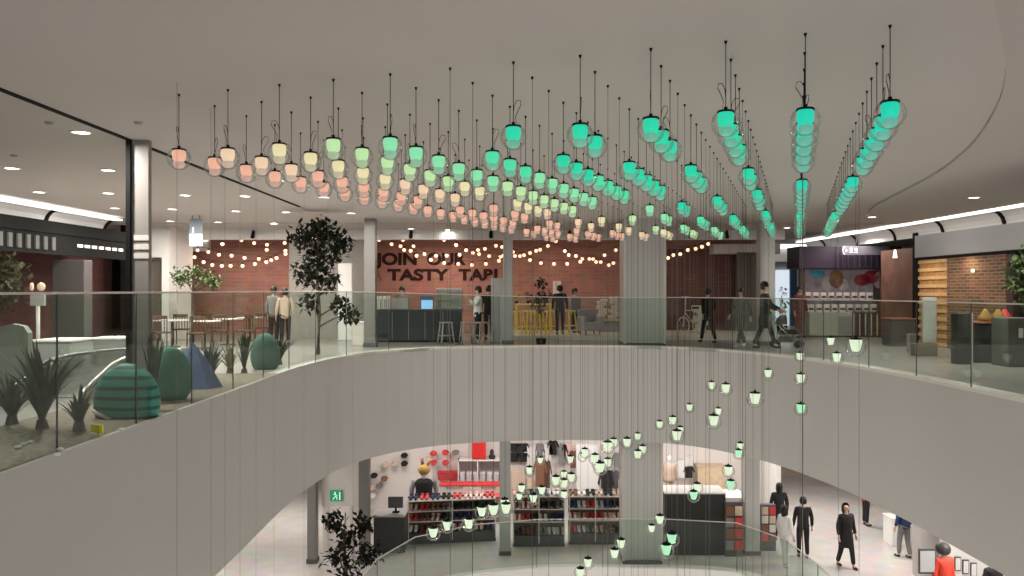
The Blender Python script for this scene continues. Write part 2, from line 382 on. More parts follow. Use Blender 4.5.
# ------------------------------------------------------------------ pendants
g0 = Vector((-3.398, 8.357)); cv = Vector((.5683, -.1978)); rv = Vector((.178, .512))
NR = 26
LONG = {0: [20, 23], 1: [9, 10, 17, 18, 23], 2: [9, 10, 12, 15, 16, 19, 20, 22], 3: [8, 9, 14, 15, 16, 18, 20, 21, 22], 4: [13, 14, 15, 17, 18, 20, 22, 23], 5: [0, 1, 11, 12, 13, 14, 15, 17, 18, 19, 20, 22], 6: [1, 2, 10, 11, 12, 14, 15, 18, 19, 20, 23],
        7: [2, 3, 9, 10, 11, 14, 15, 16, 20, 21, 24], 8: [3, 4, 8, 9, 10, 14, 15, 16, 20, 21], 9: [4, 5, 8, 9, 13, 14, 15, 19, 20], 10: [5, 6, 7, 14, 15, 20, 21], 11: [6, 7, 15, 16, 21]}
LOWL = [(823,341,8),(836,357,10),(853,345,12.5),(792,356,7),(794,378,9),(795,408,12),(763,373,6),(754,398,9),(731,388,7),(734,385,6),(699,407,7),(713,420,9),(717,411,6.5),(665,424,7),(669,420,6),(675,435,9),(679,430,7),
 (740,453,11),(744,446,8),(735,470,10),(732,484,14),(694,495,12),(699,487,9),(652,528,8),(658,519,9),(673,538,12),(665,549,14),(623,543,9),(616,553,10),(591,562,8),(583,572,9),(637,454,8),(643,449,7),(630,442,7),(641,436,6),
 (600,467,10),(607,462,8),(594,458,7),(588,452,7),(610,446,8),(617,442,7),(573,477,9),(565,483,10),(556,480,8),(563,474,7),(562,494,10),(567,459,7),(572,456,6),(554,460,6.5),(548,464,6),(540,490,8),(531,498,10),(531,470,7),(525,488,8),(517,496,9),(509,503,8),(498,509,8),(486,511,9),(477,508,8),(467,523,9),(447,525,8),(436,532,8)]
cell = {}
for c in range(12):
    for r in range(NR):
        p = g0 + cv*c + rv*r; cell[(c, r)] = p
free = {k for k in cell if k[1] in LONG[k[0]]}
assign = {}
def cost(k, l):
    p = cell[k]; dx = 512 + F*p.x/p.y - l[0]; dd = p.y - 115/l[2]
    return (dx/1.9)**2 + (dd/(2.2 if dd > 0 else 1.0))**2
for l in sorted(LOWL, key=lambda l: -l[2]):
    k = min([k for k in free if k[1] > 5 or l[2] >= 12 and k[0] > 8] or free, key=lambda k: cost(k, l)); assign[k] = l; free.discard(k)
GR = .117
def profglobe():
    return [(max(.001, GR*math.sin(a)), GR*math.cos(a)) for a in [R(x) for x in (26, 40, 55, 70, 85, 100, 115, 130, 145, 160, 172, 180)]]
def me_only(b, name, m):
    o = b.obj(name, m); me = o.data; bpy.data.objects.remove(o); return me
ME_GLOBE = me_only(B().lathe(profglobe(), 16), 'globe', GLOBEG)
ME_CAP = me_only(B().lathe([(.001, .13), (.014, .13), (.016, .105), (.066, .1), (.07, .095), (.07, .086), (.001, .086)], 14), 'cap', BLACK)
bb = B(); bb.cyl((0, 0, 0), (0, 0, 1), .0036, seg=5); ME_CORD = me_only(bb, 'cord', BLACK)
bb = B(); bb.cyl((0, 0, 0), (0, 0, 1), .0024, seg=4); ME_WIRE = me_only(bb, 'wire', mat('wire_dark', (.14, .13, .12), .6))
bb = B(); bb.tube([(.03, 0, .01), (.02, 0, .06), (.05, 0, .12), (.075, 0, .16), (.07, 0, .2), (.035, 0, .205), (.008, 0, .16), (.0, 0, .10)], .003, 5); ME_LOOP = me_only(bb, 'cord_loop', BLACK)
ME_MOUNT = me_only(B().lathe([(.001, -.025), (.007, -.025), (.013, -.006), (.014, 0), (.001, 0)], 8), 'ceiling_mount', BLACK)
ME_CUP = me_only(B().lathe([(.001, .084), (.056, .084), (.065, .07), (.066, .03), (.060, -.01), (.048, -.028), (.001, -.03)], 14), 'shade', None)
ME_CUP_REFL = me_only(B().lathe([(.001, -.033), (.048, -.033), (.056, -.05), (.05, -.085), (.03, -.098), (.001, -.10)], 14), 'lower_glow', None)  # paler glowing piece stands in for the shade's reflection in the globe bottom
ME_TAP = me_only(B().lathe([(.001, .086), (.068, .086), (.072, .075), (.066, .03), (.05, -.03), (.04, -.055), (.001, -.06)], 14), 'shade', None)
cupcache = {}
def cupmesh(kind, base, colname, s, dim=False):
    k = (kind, colname, dim)
    if k not in cupcache:
        m = base.copy(); m.materials.clear(); m.materials.append(lampmat(colname, PENDC[colname], s, dim)); cupcache[k] = m
    return cupcache[k]
def child(name, me, parent, loc=(0, 0, 0), sc=None, rz=0):
    o = bpy.data.objects.new(name, me); C.objects.link(o); o.parent = parent; o.location = loc
    if sc: o.scale = sc
    if rz: o.rotation_euler.z = rz
    return o
def colname(c, r):
    t = c - .12*r
    if c >= 10 and r < 14: return 'turquoise'
    for th, n in ((.7, 'peach'), (1.5, 'peach cream'), (2.4, 'cream'), (3.3, 'lime'), (4.5, 'mint'), (5.4, 'sea green')):
        if t < th: return n
    return 'teal'
for (c, r), p in cell.items():
    line = (ORL[c] + ' line from left') if c < 6 else ((ORL[11-c] + ' line from right') if c < 11 else 'rightmost line')
    pos = ('frontmost' if r == 0 else ORD[r] + ' from front') + ', ' + line
    if r in LONG[c]:
        l = assign.get((c, r))
        if l: z = wz(l[1], p.y) - .02; cn = 'pale green' if l[2] >= 10.5 and l[0] > 660 and l[0] != 853 else 'pale'
        else:
            z = wz(600, p.y) - .6 - .3*((c*7+r*3) % 5)
            z = max(z, LOW - 3.6); cn = 'pale'
        lab = f'{cn} pendant hung low on long wire, {pos}'
        t = thing('pendant_lamp', lab, 'pendant lamp', (p.x, p.y, z), 0, 'long drop pendants')
        child('cord', ME_WIRE, t, (0, 0, .13), (1, 1, CEIL-z-.13))
        child('ceiling_mount', ME_MOUNT, t, (0, 0, CEIL-z)); child('cap', ME_CAP, t)
        child('shade', cupmesh('tap', ME_TAP, cn, .95), t); child('globe', ME_GLOBE, t)
    else:
        z = CEIL - .66 - .012*((c*5+r*3) % 3); cn = colname(c, r)
        lab = f'{cn} pendant on short cord, {pos}'
        t = thing('pendant_lamp', lab, 'pendant lamp', (p.x, p.y, z), 0, 'short pendants under the ceiling')
        child('cord', ME_CORD, t, (0, 0, .13), (1, 1, CEIL-z-.13))
        if r < 4: child('cord_loop', ME_LOOP, t, (0, 0, .11), None, ((c*97+r*31) % 7) - 1.5)
        child('ceiling_mount', ME_MOUNT, t, (0, 0, CEIL-z)); child('cap', ME_CAP, t)
        child('shade', cupmesh('cup', ME_CUP, cn, .95), t); child('lower_glow', cupmesh('cup_refl', ME_CUP_REFL, cn, .55, True), t); child('globe', ME_GLOBE, t)
# thin steel cables dropping through the void beside the first line
for i, px_ in enumerate([177, 211, 225, 240, 256, 274, 304, 328, 353]):
    y = 7.9 + i*1.1; x = wx(px_, y)
    o = B().cyl((0, 0, -9), (0, 0, CEIL), .0018, seg=4).obj('steel_cable', mat('cable_grey', (.2, .19, .18), .6)); o.location = (x, y, 0)
    tag(o, f'thin steel cable dropping past the left balcony wall, {ORL[i]} from the left', 'cable', 'cables past the left balcony wall')

# ------------------------------------------------------------------ downlights, spots, detectors
ENG = 92
def lamp_area(loc, size, e, col=(1, .93, .85), rot=(0, 0, 0), spread=None, sy=None):
    l = bpy.data.lights.new('lamp', 'AREA'); l.size = size; l.energy = e; l.color = col
    if sy: l.shape = 'RECTANGLE'; l.size_y = sy
    if spread: l.spread = spread
    o = bpy.data.objects.new('lamp', l); C.objects.link(o); o.location = loc; o.rotation_euler = rot; return o
DL = [(81,132),(12,168),(108,170),(39,192),(108,193),(185,195),(245,196),(115,208),(172,209),(236,211),(170,221),(286,212),(218,222),(274,223),(351,213),(324,197),(411,228),(448,229),(974,195),(872,215),(787,227)]
DLN = ['largest round downlight in the left corridor ceiling', 'downlight at left edge of ceiling above the lit cove', 'downlight just left of the mirrored column, upper of two', 'small downlight over the left lit cove', 'downlight left of mirrored column, middle of three', 'downlight between mirrored column and restroom sign, highest', 'downlight above the restroom sign to its right', 'downlight left of mirrored column, lowest', 'downlight just above the restroom sign on its left', 'downlight in the middle row right of restroom sign', 'small downlight beside top of white doorway block', 'downlight just left of the leafy tree top', 'small downlight close right of the restroom sign', 'small downlight left of tree above the string bulbs', 'downlight right of tree top beneath the peach pendants', 'downlight among the first peach pendants', 'far downlight above the word join', 'far downlight above the word our', 'largest downlight over the right corridor', 'middle downlight over the right corridor', 'far small downlight between the two rightmost pendant lines']
for (px_, py_), nm in zip(DL, DLN):
    d = 2.0*F/(HY-py_); zc = CEIL - (.05 if (px_ > 800) else (.02 if d > 24.4 else 0))
    t = thing('downlight', nm, 'downlight', (wx(px_, d), d, zc), 0, 'ceiling downlights')
    B().lathe([(.105, .0), (.105, -.012), (.135, -.012), (.14, -.002), (.14, 0)], 20).obj('rim', OFFW, t)
    B().lathe([(.001, -.008), (.105, -.008), (.105, -.002), (.001, -.002)], 18).obj('lens', LENS, t)
    lamp_area((wx(px_, d), d, zc-.06), .2, ENG if d < 26 else 4)
for i, (px_, py_) in enumerate([(411, 232), (491, 236), (570, 237), (727, 238), (253, 232), (690, 238)]):
    y = 26.9; t = thing('spotlight', ['small black spotlight above the word join', 'small black spotlight left of slim column', 'small black spotlight above the yellow stools', 'small black spotlight above the dark curtain', 'small black spotlight left of tree on white bulkhead', 'small black spotlight right of wide column'][i], 'spotlight', (wx(px_, y), y, CEIL-.02), 0, 'black spotlights on the bulkhead')
    B().cyl((0, 0, 0), (0, 0, -.08), .02, seg=8).obj('stem', BLACK, t); B().cyl((0, .05, -.06), (0, -.06, -.26), .055, .065, seg=12).obj('spot_head', BLACK, t)
for i, (px_, py_) in enumerate([(138, 122), (49, 122), (14, 155)]):
    d = 2*F/(HY-py_); o = B().lathe([(.001, -.03), (.035, -.03), (.05, -.01), (.05, 0)], 14).obj('smoke_detector', GREY); o.location = (wx(px_, d), d, CEIL)
    tag(o, ['small grey smoke detector right of the dark ceiling track', 'small grey smoke detector beside the dark ceiling track at left', 'small grey smoke detector above the left edge downlight'][i], 'smoke detector')
t = thing('restroom_sign', 'hanging restroom sign, grey above with a lit white lower half', 'sign', (wx(196, 22), 22, 0))
zt1 = wz(219, 22); zb1 = wz(246, 22); zm = wz(234, 22)
B().box(-.16, .16, -.04, .04, zm, zt1).obj('panel', mat('sign_grey', (.2, .24, .28), .4), t)
B().box(-.16, .16, -.045, .045, zb1, zm).obj('lit_panel', mat('sign_lit', (.7, .85, .95), .5, emit=.9, ecol=(.75, .88, 1)), t)
b = B(); b.cyl((-.1, 0, zt1), (-.1, 0, CEIL), .01, seg=6); b.cyl((.1, 0, zt1), (.1, 0, CEIL), .01, seg=6); b.obj('hanger', DGREY, t)
b = B(); b.sph((-.06, -.05, zm+.15), .025); b.prism([(-.085, -.05, zm+.03), (-.035, -.05, zm+.03), (-.045, -.05, zm+.12), (-.075, -.05, zm+.12)], (0, -.01, 0)); b.obj('pictogram', mat('sign_white', (.8, .9, 1), .5, emit=.8), t)

# ------------------------------------------------------------------ string lights
STR = [('warm string lights sagging low over the left brick wall', 27.6, [(183,252),(193,257),(202,262),(212,265),(223,266),(232,266),(243,266),(254,264),(265,262),(276,258),(286,251)]),
 ('warm string lights, upper strand over the left brick wall', 28.4, [(173,243),(184,246),(196,250),(208,252),(220,255),(233,256),(245,258),(258,259),(270,260),(285,254)]),
 ('short warm string of bulbs high near the leafy tree', 27.8, [(205,240),(221,244),(240,240),(254,243),(268,245),(268,250),(285,243)]),
 ('warm string lights crossing in front of the word join', 27.8, [(379,240),(391,244),(400,246),(404,250),(411,251),(417,256),(431,260),(444,263),(458,264),(472,265),(486,264),(499,261),(503,256)]),
 ('warm string lights over the words from join to table', 28.6, [(403,240),(413,246),(424,254),(436,256),(447,256),(460,255),(473,253),(479,254),(489,256),(500,257)]),
 ('short warm string dropping from bulkhead above the word our', 28.2, [(444,240),(456,245),(466,250),(478,250),(485,249),(496,246),(502,247)]),
 ('warm string lights above yellow stools, rising to bulkhead', 27.6, [(515,256),(520,256),(524,255),(530,253),(536,251),(540,250),(548,246),(556,241)]),
 ('long low warm string lights right of the slim column', 28.2, [(513,252),(530,260),(541,263),(554,264),(567,264),(580,262),(596,262),(609,265),(614,263),(623,265)]),
 ('warm string lights running to the wide column, upper strand', 28.8, [(548,246),(565,251),(569,255),(576,256),(582,259),(589,259),(593,259),(601,262),(605,255),(616,250),(624,248)]),
 ('short warm string lights right of the wide column', 27.6, [(668,258),(674,255),(681,254),(688,250),(695,249),(701,247),(708,244)])]
ME_BULB = me_only(B().sph((0, 0, 0), .062, 10, 7), 'bulb', BULBM)
ME_SOCK = me_only(B().cyl((0, 0, .055), (0, 0, .12), .018, seg=8), 'socket', BLACK)
MATS['warm_bulb'].cycles.emission_sampling = 'NONE'
for lab, d, pts in STR:
    t = thing('string_lights', lab, 'string lights', (wx(pts[0][0], d), d, 0), 0, 'warm string lights')
    ox = wx(pts[0][0], d); W = [(wx(a, d)-ox, .15*math.sin(i), wz(c_, d)+.13) for i, (a, c_) in enumerate(pts)]
    B().tube(catmull(W, 4), .006, 5).obj('cable', BLACK, t)
    for q in W:
        o = child('bulb', ME_BULB, t, (q[0], q[1], q[2]-.13)); child('socket', ME_SOCK, o)

# ------------------------------------------------------------------ wall lettering
def text(s, size, m, parent, loc, name='lettering', rot=(R(90), 0, 0), ext=.01, bold=.0, sx=1, align='LEFT'):
    cu = bpy.data.curves.new(name, 'FONT'); cu.body = s; cu.size = size; cu.extrude = ext; cu.offset = bold; cu.align_x = align
    o = bpy.data.objects.new(name, cu); C.objects.link(o); o.parent = parent; o.location = loc; o.rotation_euler = rot; o.scale.x = sx
    cu.materials.append(m); return o
PAINT = mat('brown_letter_paint', (.04, .018, .016), .85, spec=.1)
t = thing('wall_lettering', 'big dark painted capital letters on the red brick wall', 'lettering', (0, BW-.012, 0))
def words_at(s, x0, x1, y0, y1, m=PAINT):
    d = BW; h = (y1-y0)*d/F; size = h/.72
    o = text(s, size, m, t, (wx(x0, d), 0, wz(y1, d)), bold=.025, ext=.008)
    bpy.context.view_layer.update(); w = o.dimensions.x
    me = bpy.data.meshes.new_from_object(o); n = bpy.data.objects.new('lettering', me); C.objects.link(n); n.parent = t
    n.location = o.location; n.rotation_euler = o.rotation_euler; n.scale.x = (wx(x1, d)-wx(x0, d))/max(w, .01); bpy.data.objects.remove(o)
words_at('JOIN', 377, 419, 253, 264.5); words_at('OUR', 427, 466, 253, 264.5)
words_at('A', 373, 383, 269, 280, mat('letter_ochre', (.22, .12, .04), .8)); words_at('TASTY', 388, 450, 269, 280); words_at('TABLE', 459, 513, 269, 280)

# ------------------------------------------------------------------ people
def skinobj(name, m, parent, verts, edges, radii, sub=1):
    me = bpy.data.meshes.new(name); me.from_pydata([tuple(v) for v in verts], edges, []); me.materials.append(m)
    o = bpy.data.objects.new(name, me); C.objects.link(o); o.parent = parent
    o.modifiers.new('Skin', 'SKIN'); 
    if not me.skin_vertices: me.attributes
    sv = me.skin_vertices[0].data
    for i, r in enumerate(radii): sv[i].radius = r if isinstance(r, tuple) else (r, r); sv[i].use_root = (i == 0)
    o.modifiers['Skin'].use_smooth_shade = True
    s = o.modifiers.new('Sub', 'SUBSURF'); s.levels = sub; s.render_levels = sub
    return o
def person(label, x, y, z, rz, h=1.7, top=CLOTHB, legs=CLOTHB, shoe=BLACKG, stride=0., arms='down', coat=False, hair='short', hat=None, cat='person', hairm=HAIR, bag=None):
    k = h/1.7
    t = thing('person', label, cat, (x, y, z), rz); S = lambda p: Vector(p)*k
    hz = .92; sp = stride
    LA = {'down': ((.24, .02, 1.12), (.26, -.05, .87)), 'forward': ((.22, -.08, 1.15), (.14, -.34, 1.12)), 'up': ((.2, -.12, 1.16), (.1, -.3, 1.34)),
          'swing': ((.25, .1, 1.13), (.26, .12, .88)), 'push': ((.24, -.1, 1.14), (.2, -.38, 1.0))}[arms]
    RA = {'down': ((-.24, .02, 1.12), (-.26, -.05, .87)), 'forward': ((-.22, -.08, 1.15), (-.12, -.36, 1.08)), 'up': ((-.22, -.1, 1.15), (-.08, -.34, 1.2)),
          'swing': ((-.25, -.02, 1.13), (-.25, -.2, .92)), 'push': ((-.24, -.1, 1.14), (-.2, -.38, 1.0))}[arms]
    V = []; E = []; Rr = []
    def add(p, r, par=None):
        V.append(S(p)); Rr.append(tuple(q*k for q in r) if isinstance(r, tuple) else r*k)
        if par is not None: E.append((par, len(V)-1))
        return len(V)-1
    pel = add((0, 0, hz), (.14, .10)); w = add((0, 0, 1.1), (.125, .09), pel); ch = add((0, .0, 1.3), (.15, .10), w); nb = add((0, .01, 1.43), (.06, .055), ch)
    nk = add((0, .0, 1.5), (.05, .052), nb); jaw = add((0, -.01, 1.56), (.058, .07), nk); hd = add((0, 0, 1.62), (.072, .092), jaw); add((0, .01, 1.68), (.05, .065), hd)
    add((0, -.098, 1.59), .009, hd)                               # nose
    for s in (-1, 1): add((s*.082, .01, 1.59), .014, hd)          # ears
    for s, (el, wr) in ((1, LA), (-1, RA)):
        sh = add((s*.18, 0, 1.38), .055, ch); e = add(el, .042, sh); wv = add(wr, .028, e)
        dr = (Vector(wr)-Vector(el)).normalized(); side = dr.cross(Vector((s, 0, 0))).normalized()
        pm = add(Vector(wr)+dr*.06, (.034, .016), wv)
        for q in range(4):
            b0 = Vector(wr)+dr*.095+side*(q-1.5)*.022; f1 = add(b0, .009, pm); add(b0+dr*(.05+.008*(1.5-abs(q-1.2)))+Vector((-s*.012, 0, 0)), .008, f1)
        th = add(Vector(wr)+dr*.04+side*.045, .01, pm); add(Vector(wr)+dr*.075+side*.062, .009, th)
    ft = []
    for s in (1, -1):
        fy = -s*sp
        hp = add((s*.09, 0, .86), .088, pel); kn = add((s*.1, fy*.45-.02*(sp > 0), .48), .058, hp); an = add((s*.1, fy+.02, .09), .04, kn)
        add((s*.1, fy-.08, .045), .035, an); ft.append((s*.1, fy))
    skinobj('body', SKIN, t, V, E, Rr)
    # jacket
    V, E, Rr = [], [], []
    g = .018
    lowz = .5 if coat else .77
    w = add((0, 0, 1.1), (.155+g, .13+g)); ch = add((0, 0, 1.3), (.17+g, .125+g), w); add((0, .005, 1.44), (.075, .07), ch)
    pl = add((0, 0, .92), (.17+g, .14+g), w); add((0, 0, lowz), (.17+g+(.06 if coat else 0), .145+g+(.06 if coat else 0)), pl)
    for s, (el, wr) in ((1, LA), (-1, RA)):
        sh = add((s*.185, 0, 1.385), .068, ch); e = add(el, .058, sh); add(Vector(el).lerp(Vector(wr), .93), .043, e)
    skinobj('jacket', top, t, V, E, Rr)
    V, E, Rr = [], [], []
    pel = add((0, 0, 1.0), (.14, .11))
    for (fx, fy) in ft:
        hp = add((fx*.95, 0, .84), .1, pel); kn = add((fx, fy*.45-.02*(sp > 0), .48), .072, hp); add((fx, fy+.02, .1), .058, kn)
    skinobj('trousers', legs, t, V, E, Rr)
    for (fx, fy) in ft:
        V, E, Rr = [], [], []
        a = add((fx, fy+.05, .05), .045); b_ = add((fx, fy-.06, .042), .042, a); add((fx, fy-.15, .035), .033, b_)
        skinobj('shoe', shoe, t, V, E, Rr)
    b = B()
    if hair == 'long': b.lathe([(.001, .125), (.05, .115), (.085, .08), (.1, .03), (.102, -.03), (.1, -.12), (.07, -.2)], 14, (0, .02*k, 1.62*k), True, R(-25), R(205))
    else: b.lathe([(.001, .125), (.05, .115), (.085, .08), (.1, .03), (.098, -.01)], 16, (0, .012*k, 1.62*k)); 
    if hair == 'short': b.lathe([(.1, .0), (.097, -.05), (.08, -.085), (.06, -.09)], 14, (0, .012*k, 1.62*k), True, R(-15), R(195))
    if hair == 'big': b.sph((0, .02, 1.62*k), .135*k, 14, 10, (1.1, 1.1, 1.0))
    for v in b.bm.verts: v.co.y *= 1.08
    b.obj('hair', hairm, t)
    if hat: B().lathe([(.001, .15), (.06, .14), (.1, .09), (.112, .03), (.112, .02)], 14, (0, .012*k, 1.62*k)).obj('cap', hat, t)
    b = B()
    for s in (-1, 1): b.sph((s*.03*k, -.092*k, 1.615*k), .009*k, 8, 6)
    b.obj('eyes', BLACKG, t)
    B().sph((0, -.088*k, 1.555*k), .02*k, 8, 6, (1.2, .5, .35)).obj('mouth', mat('lips', (.4, .16, .13), .5), t)
    if bag: B().box(.2*k, .32*k, -.12*k, .14*k, .62*k, .9*k, .03).obj('bag', bag, t)
    return t
UP = 0.0
person('person in white hooded top and black trousers standing at the counter end', wx(478, 24.6), 24.6, 0, R(-75), 1.68, CLOTHW, CLOTHB, SUB, 0, 'up')
person('person in black standing behind the one in white, before white door', wx(489, 26.2), 26.2, 0, R(170), 1.72, CLOTHB, CLOTHB, BLACKG, 0, 'down')
person('staff member in dark clothes behind the cafe counter', wx(402, 27.8), 27.8, 0, R(10), 1.68, CLOTHG, CLOTHB)
person('person in black seen from behind by the yellow stools', wx(560, 27), 27.0, .13, R(175), 1.6, CLOTHB, CLOTHB)
person('shorter person in black jacket with pale shirt beyond the stools', wx(575, 28.2), 28.2, .13, R(40), 1.5, CLOTHG, CLOTHB)
person('person in black striding left in front of the dark wall', wx(708, 24.9), 24.9, 0, R(-160), 1.63, CLOTHB, CLOTHB, BLACKG, .24, 'swing')
person('person in open black jacket striding, white shoes, near the corner', wx(741, 23.1), 23.1, 0, R(-55), 1.62, CLOTHB, CLOTHB, SUB, .27, 'swing')
person('tall person in long black coat and cap pushing the stroller', wx(765, 22.5), 22.5, 0, R(60), 1.78, CLOTHB, CLOTHB, BLACKG, .25, 'push', True, 'short', BLACK)
person('person in dark trousers among the tables left of tree', wx(274, 24.5), 24.5, 0, R(160), 1.68, CLOTHG, CLOTHB)
person('person in grey shirt and black trousers facing the left brick wall', wx(285, 24), 24.0, 0, R(200), 1.62, CLOTHBE, CLOTHB)
person('person in maroon standing left of the kiosk counter', wx(803, 27.3)-.1, 27.3, 0, R(20), 1.7, MAROON, MAROON)
LL = LOW
person('person in black walking away on the pale lower walkway', wx(803, 23.4), 23.4, LL, R(175), 1.72, CLOTHB, CLOTHB, BLACKG, .06, 'down')
person('person in white top and wide white trousers on lower walkway', wx(785, 22.7), 22.7, LL, R(120), 1.66, CLOTHW, CLOTHW, SUB, .1, 'down', False, 'long')
person('person in black with dark hair farther back beside the magazine rack', wx(779, 25.0), 25.0, LL, R(180), 1.74, CLOTHB, CLOTHB, BLACKG, 0, 'down', False, 'long')
person('person in long black coat and white mask-like scarf striding to camera', wx(846, 22.6), 22.6, LL, R(15), 1.74, CLOTHB, CLOTHB, BLACKG, .2, 'down', True, 'long', None)
person('person in red jacket and black trousers by the far shopfront', wx(866, 26.6), 26.6, LL, R(90), 1.7, RED, CLOTHB)
person('person in navy jacket and grey trousers at the white display', wx(904, 23.4), 23.4, LL, R(200), 1.74, NAVY, CLOTHG, BLACKG, .1)
person('person in bright red top with bushy dark hair, lower right', wx(944, 18.7), 18.7, LL, R(20), 1.82, mat('bright_red_cloth', (.8, .07, .04), .7), CLOTHB, BLACKG, 0, 'down', False, 'big', None, 'person', mat('grey_black_hair', (.05, .045, .045), .5))
person('person in black half hidden under the balcony edge, farthest right', wx(993, 18.2), 18.2, LL, R(20), 1.75, CLOTHB, CLOTHB)

# ------------------------------------------------------------------ plants
def leafball(b, c, rad, n, size, sc=(1, 1, 1)):
    for _ in range(n):
        d = Vector((random.gauss(0, 1), random.gauss(0, 1), random.gauss(0, 1))).normalized()
        p = Vector(c) + Vector((d.x*rad*sc[0], d.y*rad*sc[1], d.z*rad*sc[2]))*random.uniform(.25, 1)
        q = Matrix.Rotation(random.uniform(0, 6.28), 4, 'Z') @ Matrix.Rotation(random.uniform(-1.2, 1.2), 4, 'X')
        s = size*random.uniform(.7, 1.3); fold = .25*s
        pts = [(0, 0, 0), (.35*s, .45*s, fold*.3), (0, 1.1*s, 0), (-.35*s, .45*s, fold*.3)]
        vs = [b.bm.verts.new(p + (q @ Vector(v))) for v in pts]; b.bm.faces.new((vs[0], vs[1], vs[2])); b.bm.faces.new((vs[0], vs[2], vs[3]))
def tree(name, label, loc, h, crowns, leaf, n, size, trunk_r=.05, pot=None, nbr=7):
    t = thing(name, label, 'tree', loc)
    b = B(); b.tube([(0, 0, 0), (.03, .01, h*.3), (-.02, 0, h*.6), (.01, 0, h*.92)], [trunk_r, trunk_r*.85, trunk_r*.6, trunk_r*.3], 8)
    for (c, r, _) in crowns: b.tube([(0, 0, max(.1, c[2]-r*1.1)), (c[0]*.5, c[1]*.5, c[2]-r*.4), (c[0], c[1], c[2])], [trunk_r*.5, trunk_r*.35, trunk_r*.2], 6)
    b.obj('trunk', BARK, t)
    b = B()
    for (c, r, f) in crowns: leafball(b, c, r, int(n*f), size)
    b.obj('foliage', leaf, t)
    if pot: B().lathe([(.001, 0), (pot*.8, 0), (pot, pot*1.5), (pot*.88, pot*1.5), (pot*.85, pot*1.35), (.001, pot*1.35)], 18).obj('pot', BLACK, t)
    return t
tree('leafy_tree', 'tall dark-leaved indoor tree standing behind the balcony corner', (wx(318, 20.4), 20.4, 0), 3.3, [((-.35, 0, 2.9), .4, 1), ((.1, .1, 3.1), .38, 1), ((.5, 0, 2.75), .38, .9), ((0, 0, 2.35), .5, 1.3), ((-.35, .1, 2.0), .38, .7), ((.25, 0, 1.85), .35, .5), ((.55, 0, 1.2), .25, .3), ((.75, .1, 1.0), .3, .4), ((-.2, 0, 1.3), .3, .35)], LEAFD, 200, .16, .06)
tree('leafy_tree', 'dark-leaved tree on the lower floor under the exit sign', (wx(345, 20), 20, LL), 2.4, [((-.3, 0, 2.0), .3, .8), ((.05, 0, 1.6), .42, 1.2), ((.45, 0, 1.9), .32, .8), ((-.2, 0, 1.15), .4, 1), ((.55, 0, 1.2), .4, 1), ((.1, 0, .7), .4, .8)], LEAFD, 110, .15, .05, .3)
tree('shop_tree', 'dark bushy tree inside the left shopfront', (-11.85, 17.6, 0), 2.7, [((0, 0, 2.2), .55, 1.2), ((.6, .6, 2.0), .5, 1), ((-.3, -.3, 1.7), .5, 1), ((.2, 1.3, 1.6), .5, 1)], mat('dim_leaves', (.05, .055, .025), .6, noise=.5), 150, .16, .05)
tree('cafe_tree', 'round-topped green tree in front of left brick wall', (wx(193, 25), 25, 0), 2.5, [((0, 0, 2.05), .38, 1.3), ((.45, 0, 1.95), .35, 1), ((-.4, 0, 1.95), .32, 1), ((.7, 0, 1.8), .25, .5)], LEAFG, 130, .12, .04)
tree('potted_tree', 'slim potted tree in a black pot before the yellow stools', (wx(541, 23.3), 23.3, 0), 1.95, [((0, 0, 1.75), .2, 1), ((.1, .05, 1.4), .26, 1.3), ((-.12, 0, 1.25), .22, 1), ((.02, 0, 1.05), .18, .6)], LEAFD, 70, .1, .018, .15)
tree('shop_tree', 'bright-tipped tree at the far right shopfront', (11.5, 18.3, 0), 2.6, [((.0, 0, 2.2), .36, 1.2), ((0, .3, 1.9), .36, 1), ((.0, 0, 1.5), .36, 1)], LEAFG, 130, .15, .05)
def blades(name, label, loc, n, L, spread, m=LEAFY, wd=.035):
    t = thing(name, label, 'plant', loc); b = B()
    for i in range(n):
        a = random.uniform(0, 6.28); sp = random.uniform(.1, 1)*spread; l = L*random.uniform(.65, 1.1); pr = []
        side = Vector((-math.sin(a), math.cos(a), 0))
        for k in range(6):
            u = k/5; p = Vector((math.cos(a)*sp*l*u**1.5, math.sin(a)*sp*l*u**1.5, l*(u - .35*sp*u*u*u)))
            wv = wd*(1-u)**.6*(.6+.8*u) if k < 5 else .001
            pr.append((b.bm.verts.new(p+side*wv), b.bm.verts.new(p-side*wv)))
        for k in range(5): b.bm.faces.new((pr[k][0], pr[k][1], pr[k+1][1], pr[k+1][0]))
    b.obj('blades', m, t); B().lathe([(.001, .12), (.05, .1), (.07, 0)], 10).obj('stem', BARK, t)
    return t
def onfl(px_, py_, z=0., sh=.0):
    d = dfl(py_, z); q = 1.0 + sh; return (wx(px_, d*q), d*q, z)
struct(B().box(-5.82, -4.36, 1, 15.2, -.02, .055).obj('floor_planting_bed', SOIL))
SB = .055
blades('spiky_plant', 'large dark spiky plant at near end of the planting bed', onfl(42, 452, SB, 0.17), 90, 1.0, .62)
blades('spiky_plant', 'spiky plant hugging left picture edge in the bed', onfl(12, 440, SB, 0.12), 34, .62, .9)
blades('spiky_plant', 'small spiky plant next to the yellow label', onfl(79, 442, SB, 0.08), 30, .5, .7)
blades('spiky_plant', 'tall narrow spiky plant at the right side of teal striped shell', (-4.56, 10.42, SB), 40, 1.0, .2)
blades('spiky_plant', 'short bushy plant right of the blue tent', onfl(230, 378, SB, 0.06), 40, .6, .9, mat('pale_blades', (.2, .2, .13), .6, noise=.3))
blades('spiky_plant', 'low thin plant under the blue tent front', onfl(210, 390, SB, 0.06), 30, .75, .6)
blades('spiky_plant', 'bushy plant at far end of bed beneath the tree', (-5.0, 17.6, 0), 40, .7, .7, LEAFD)
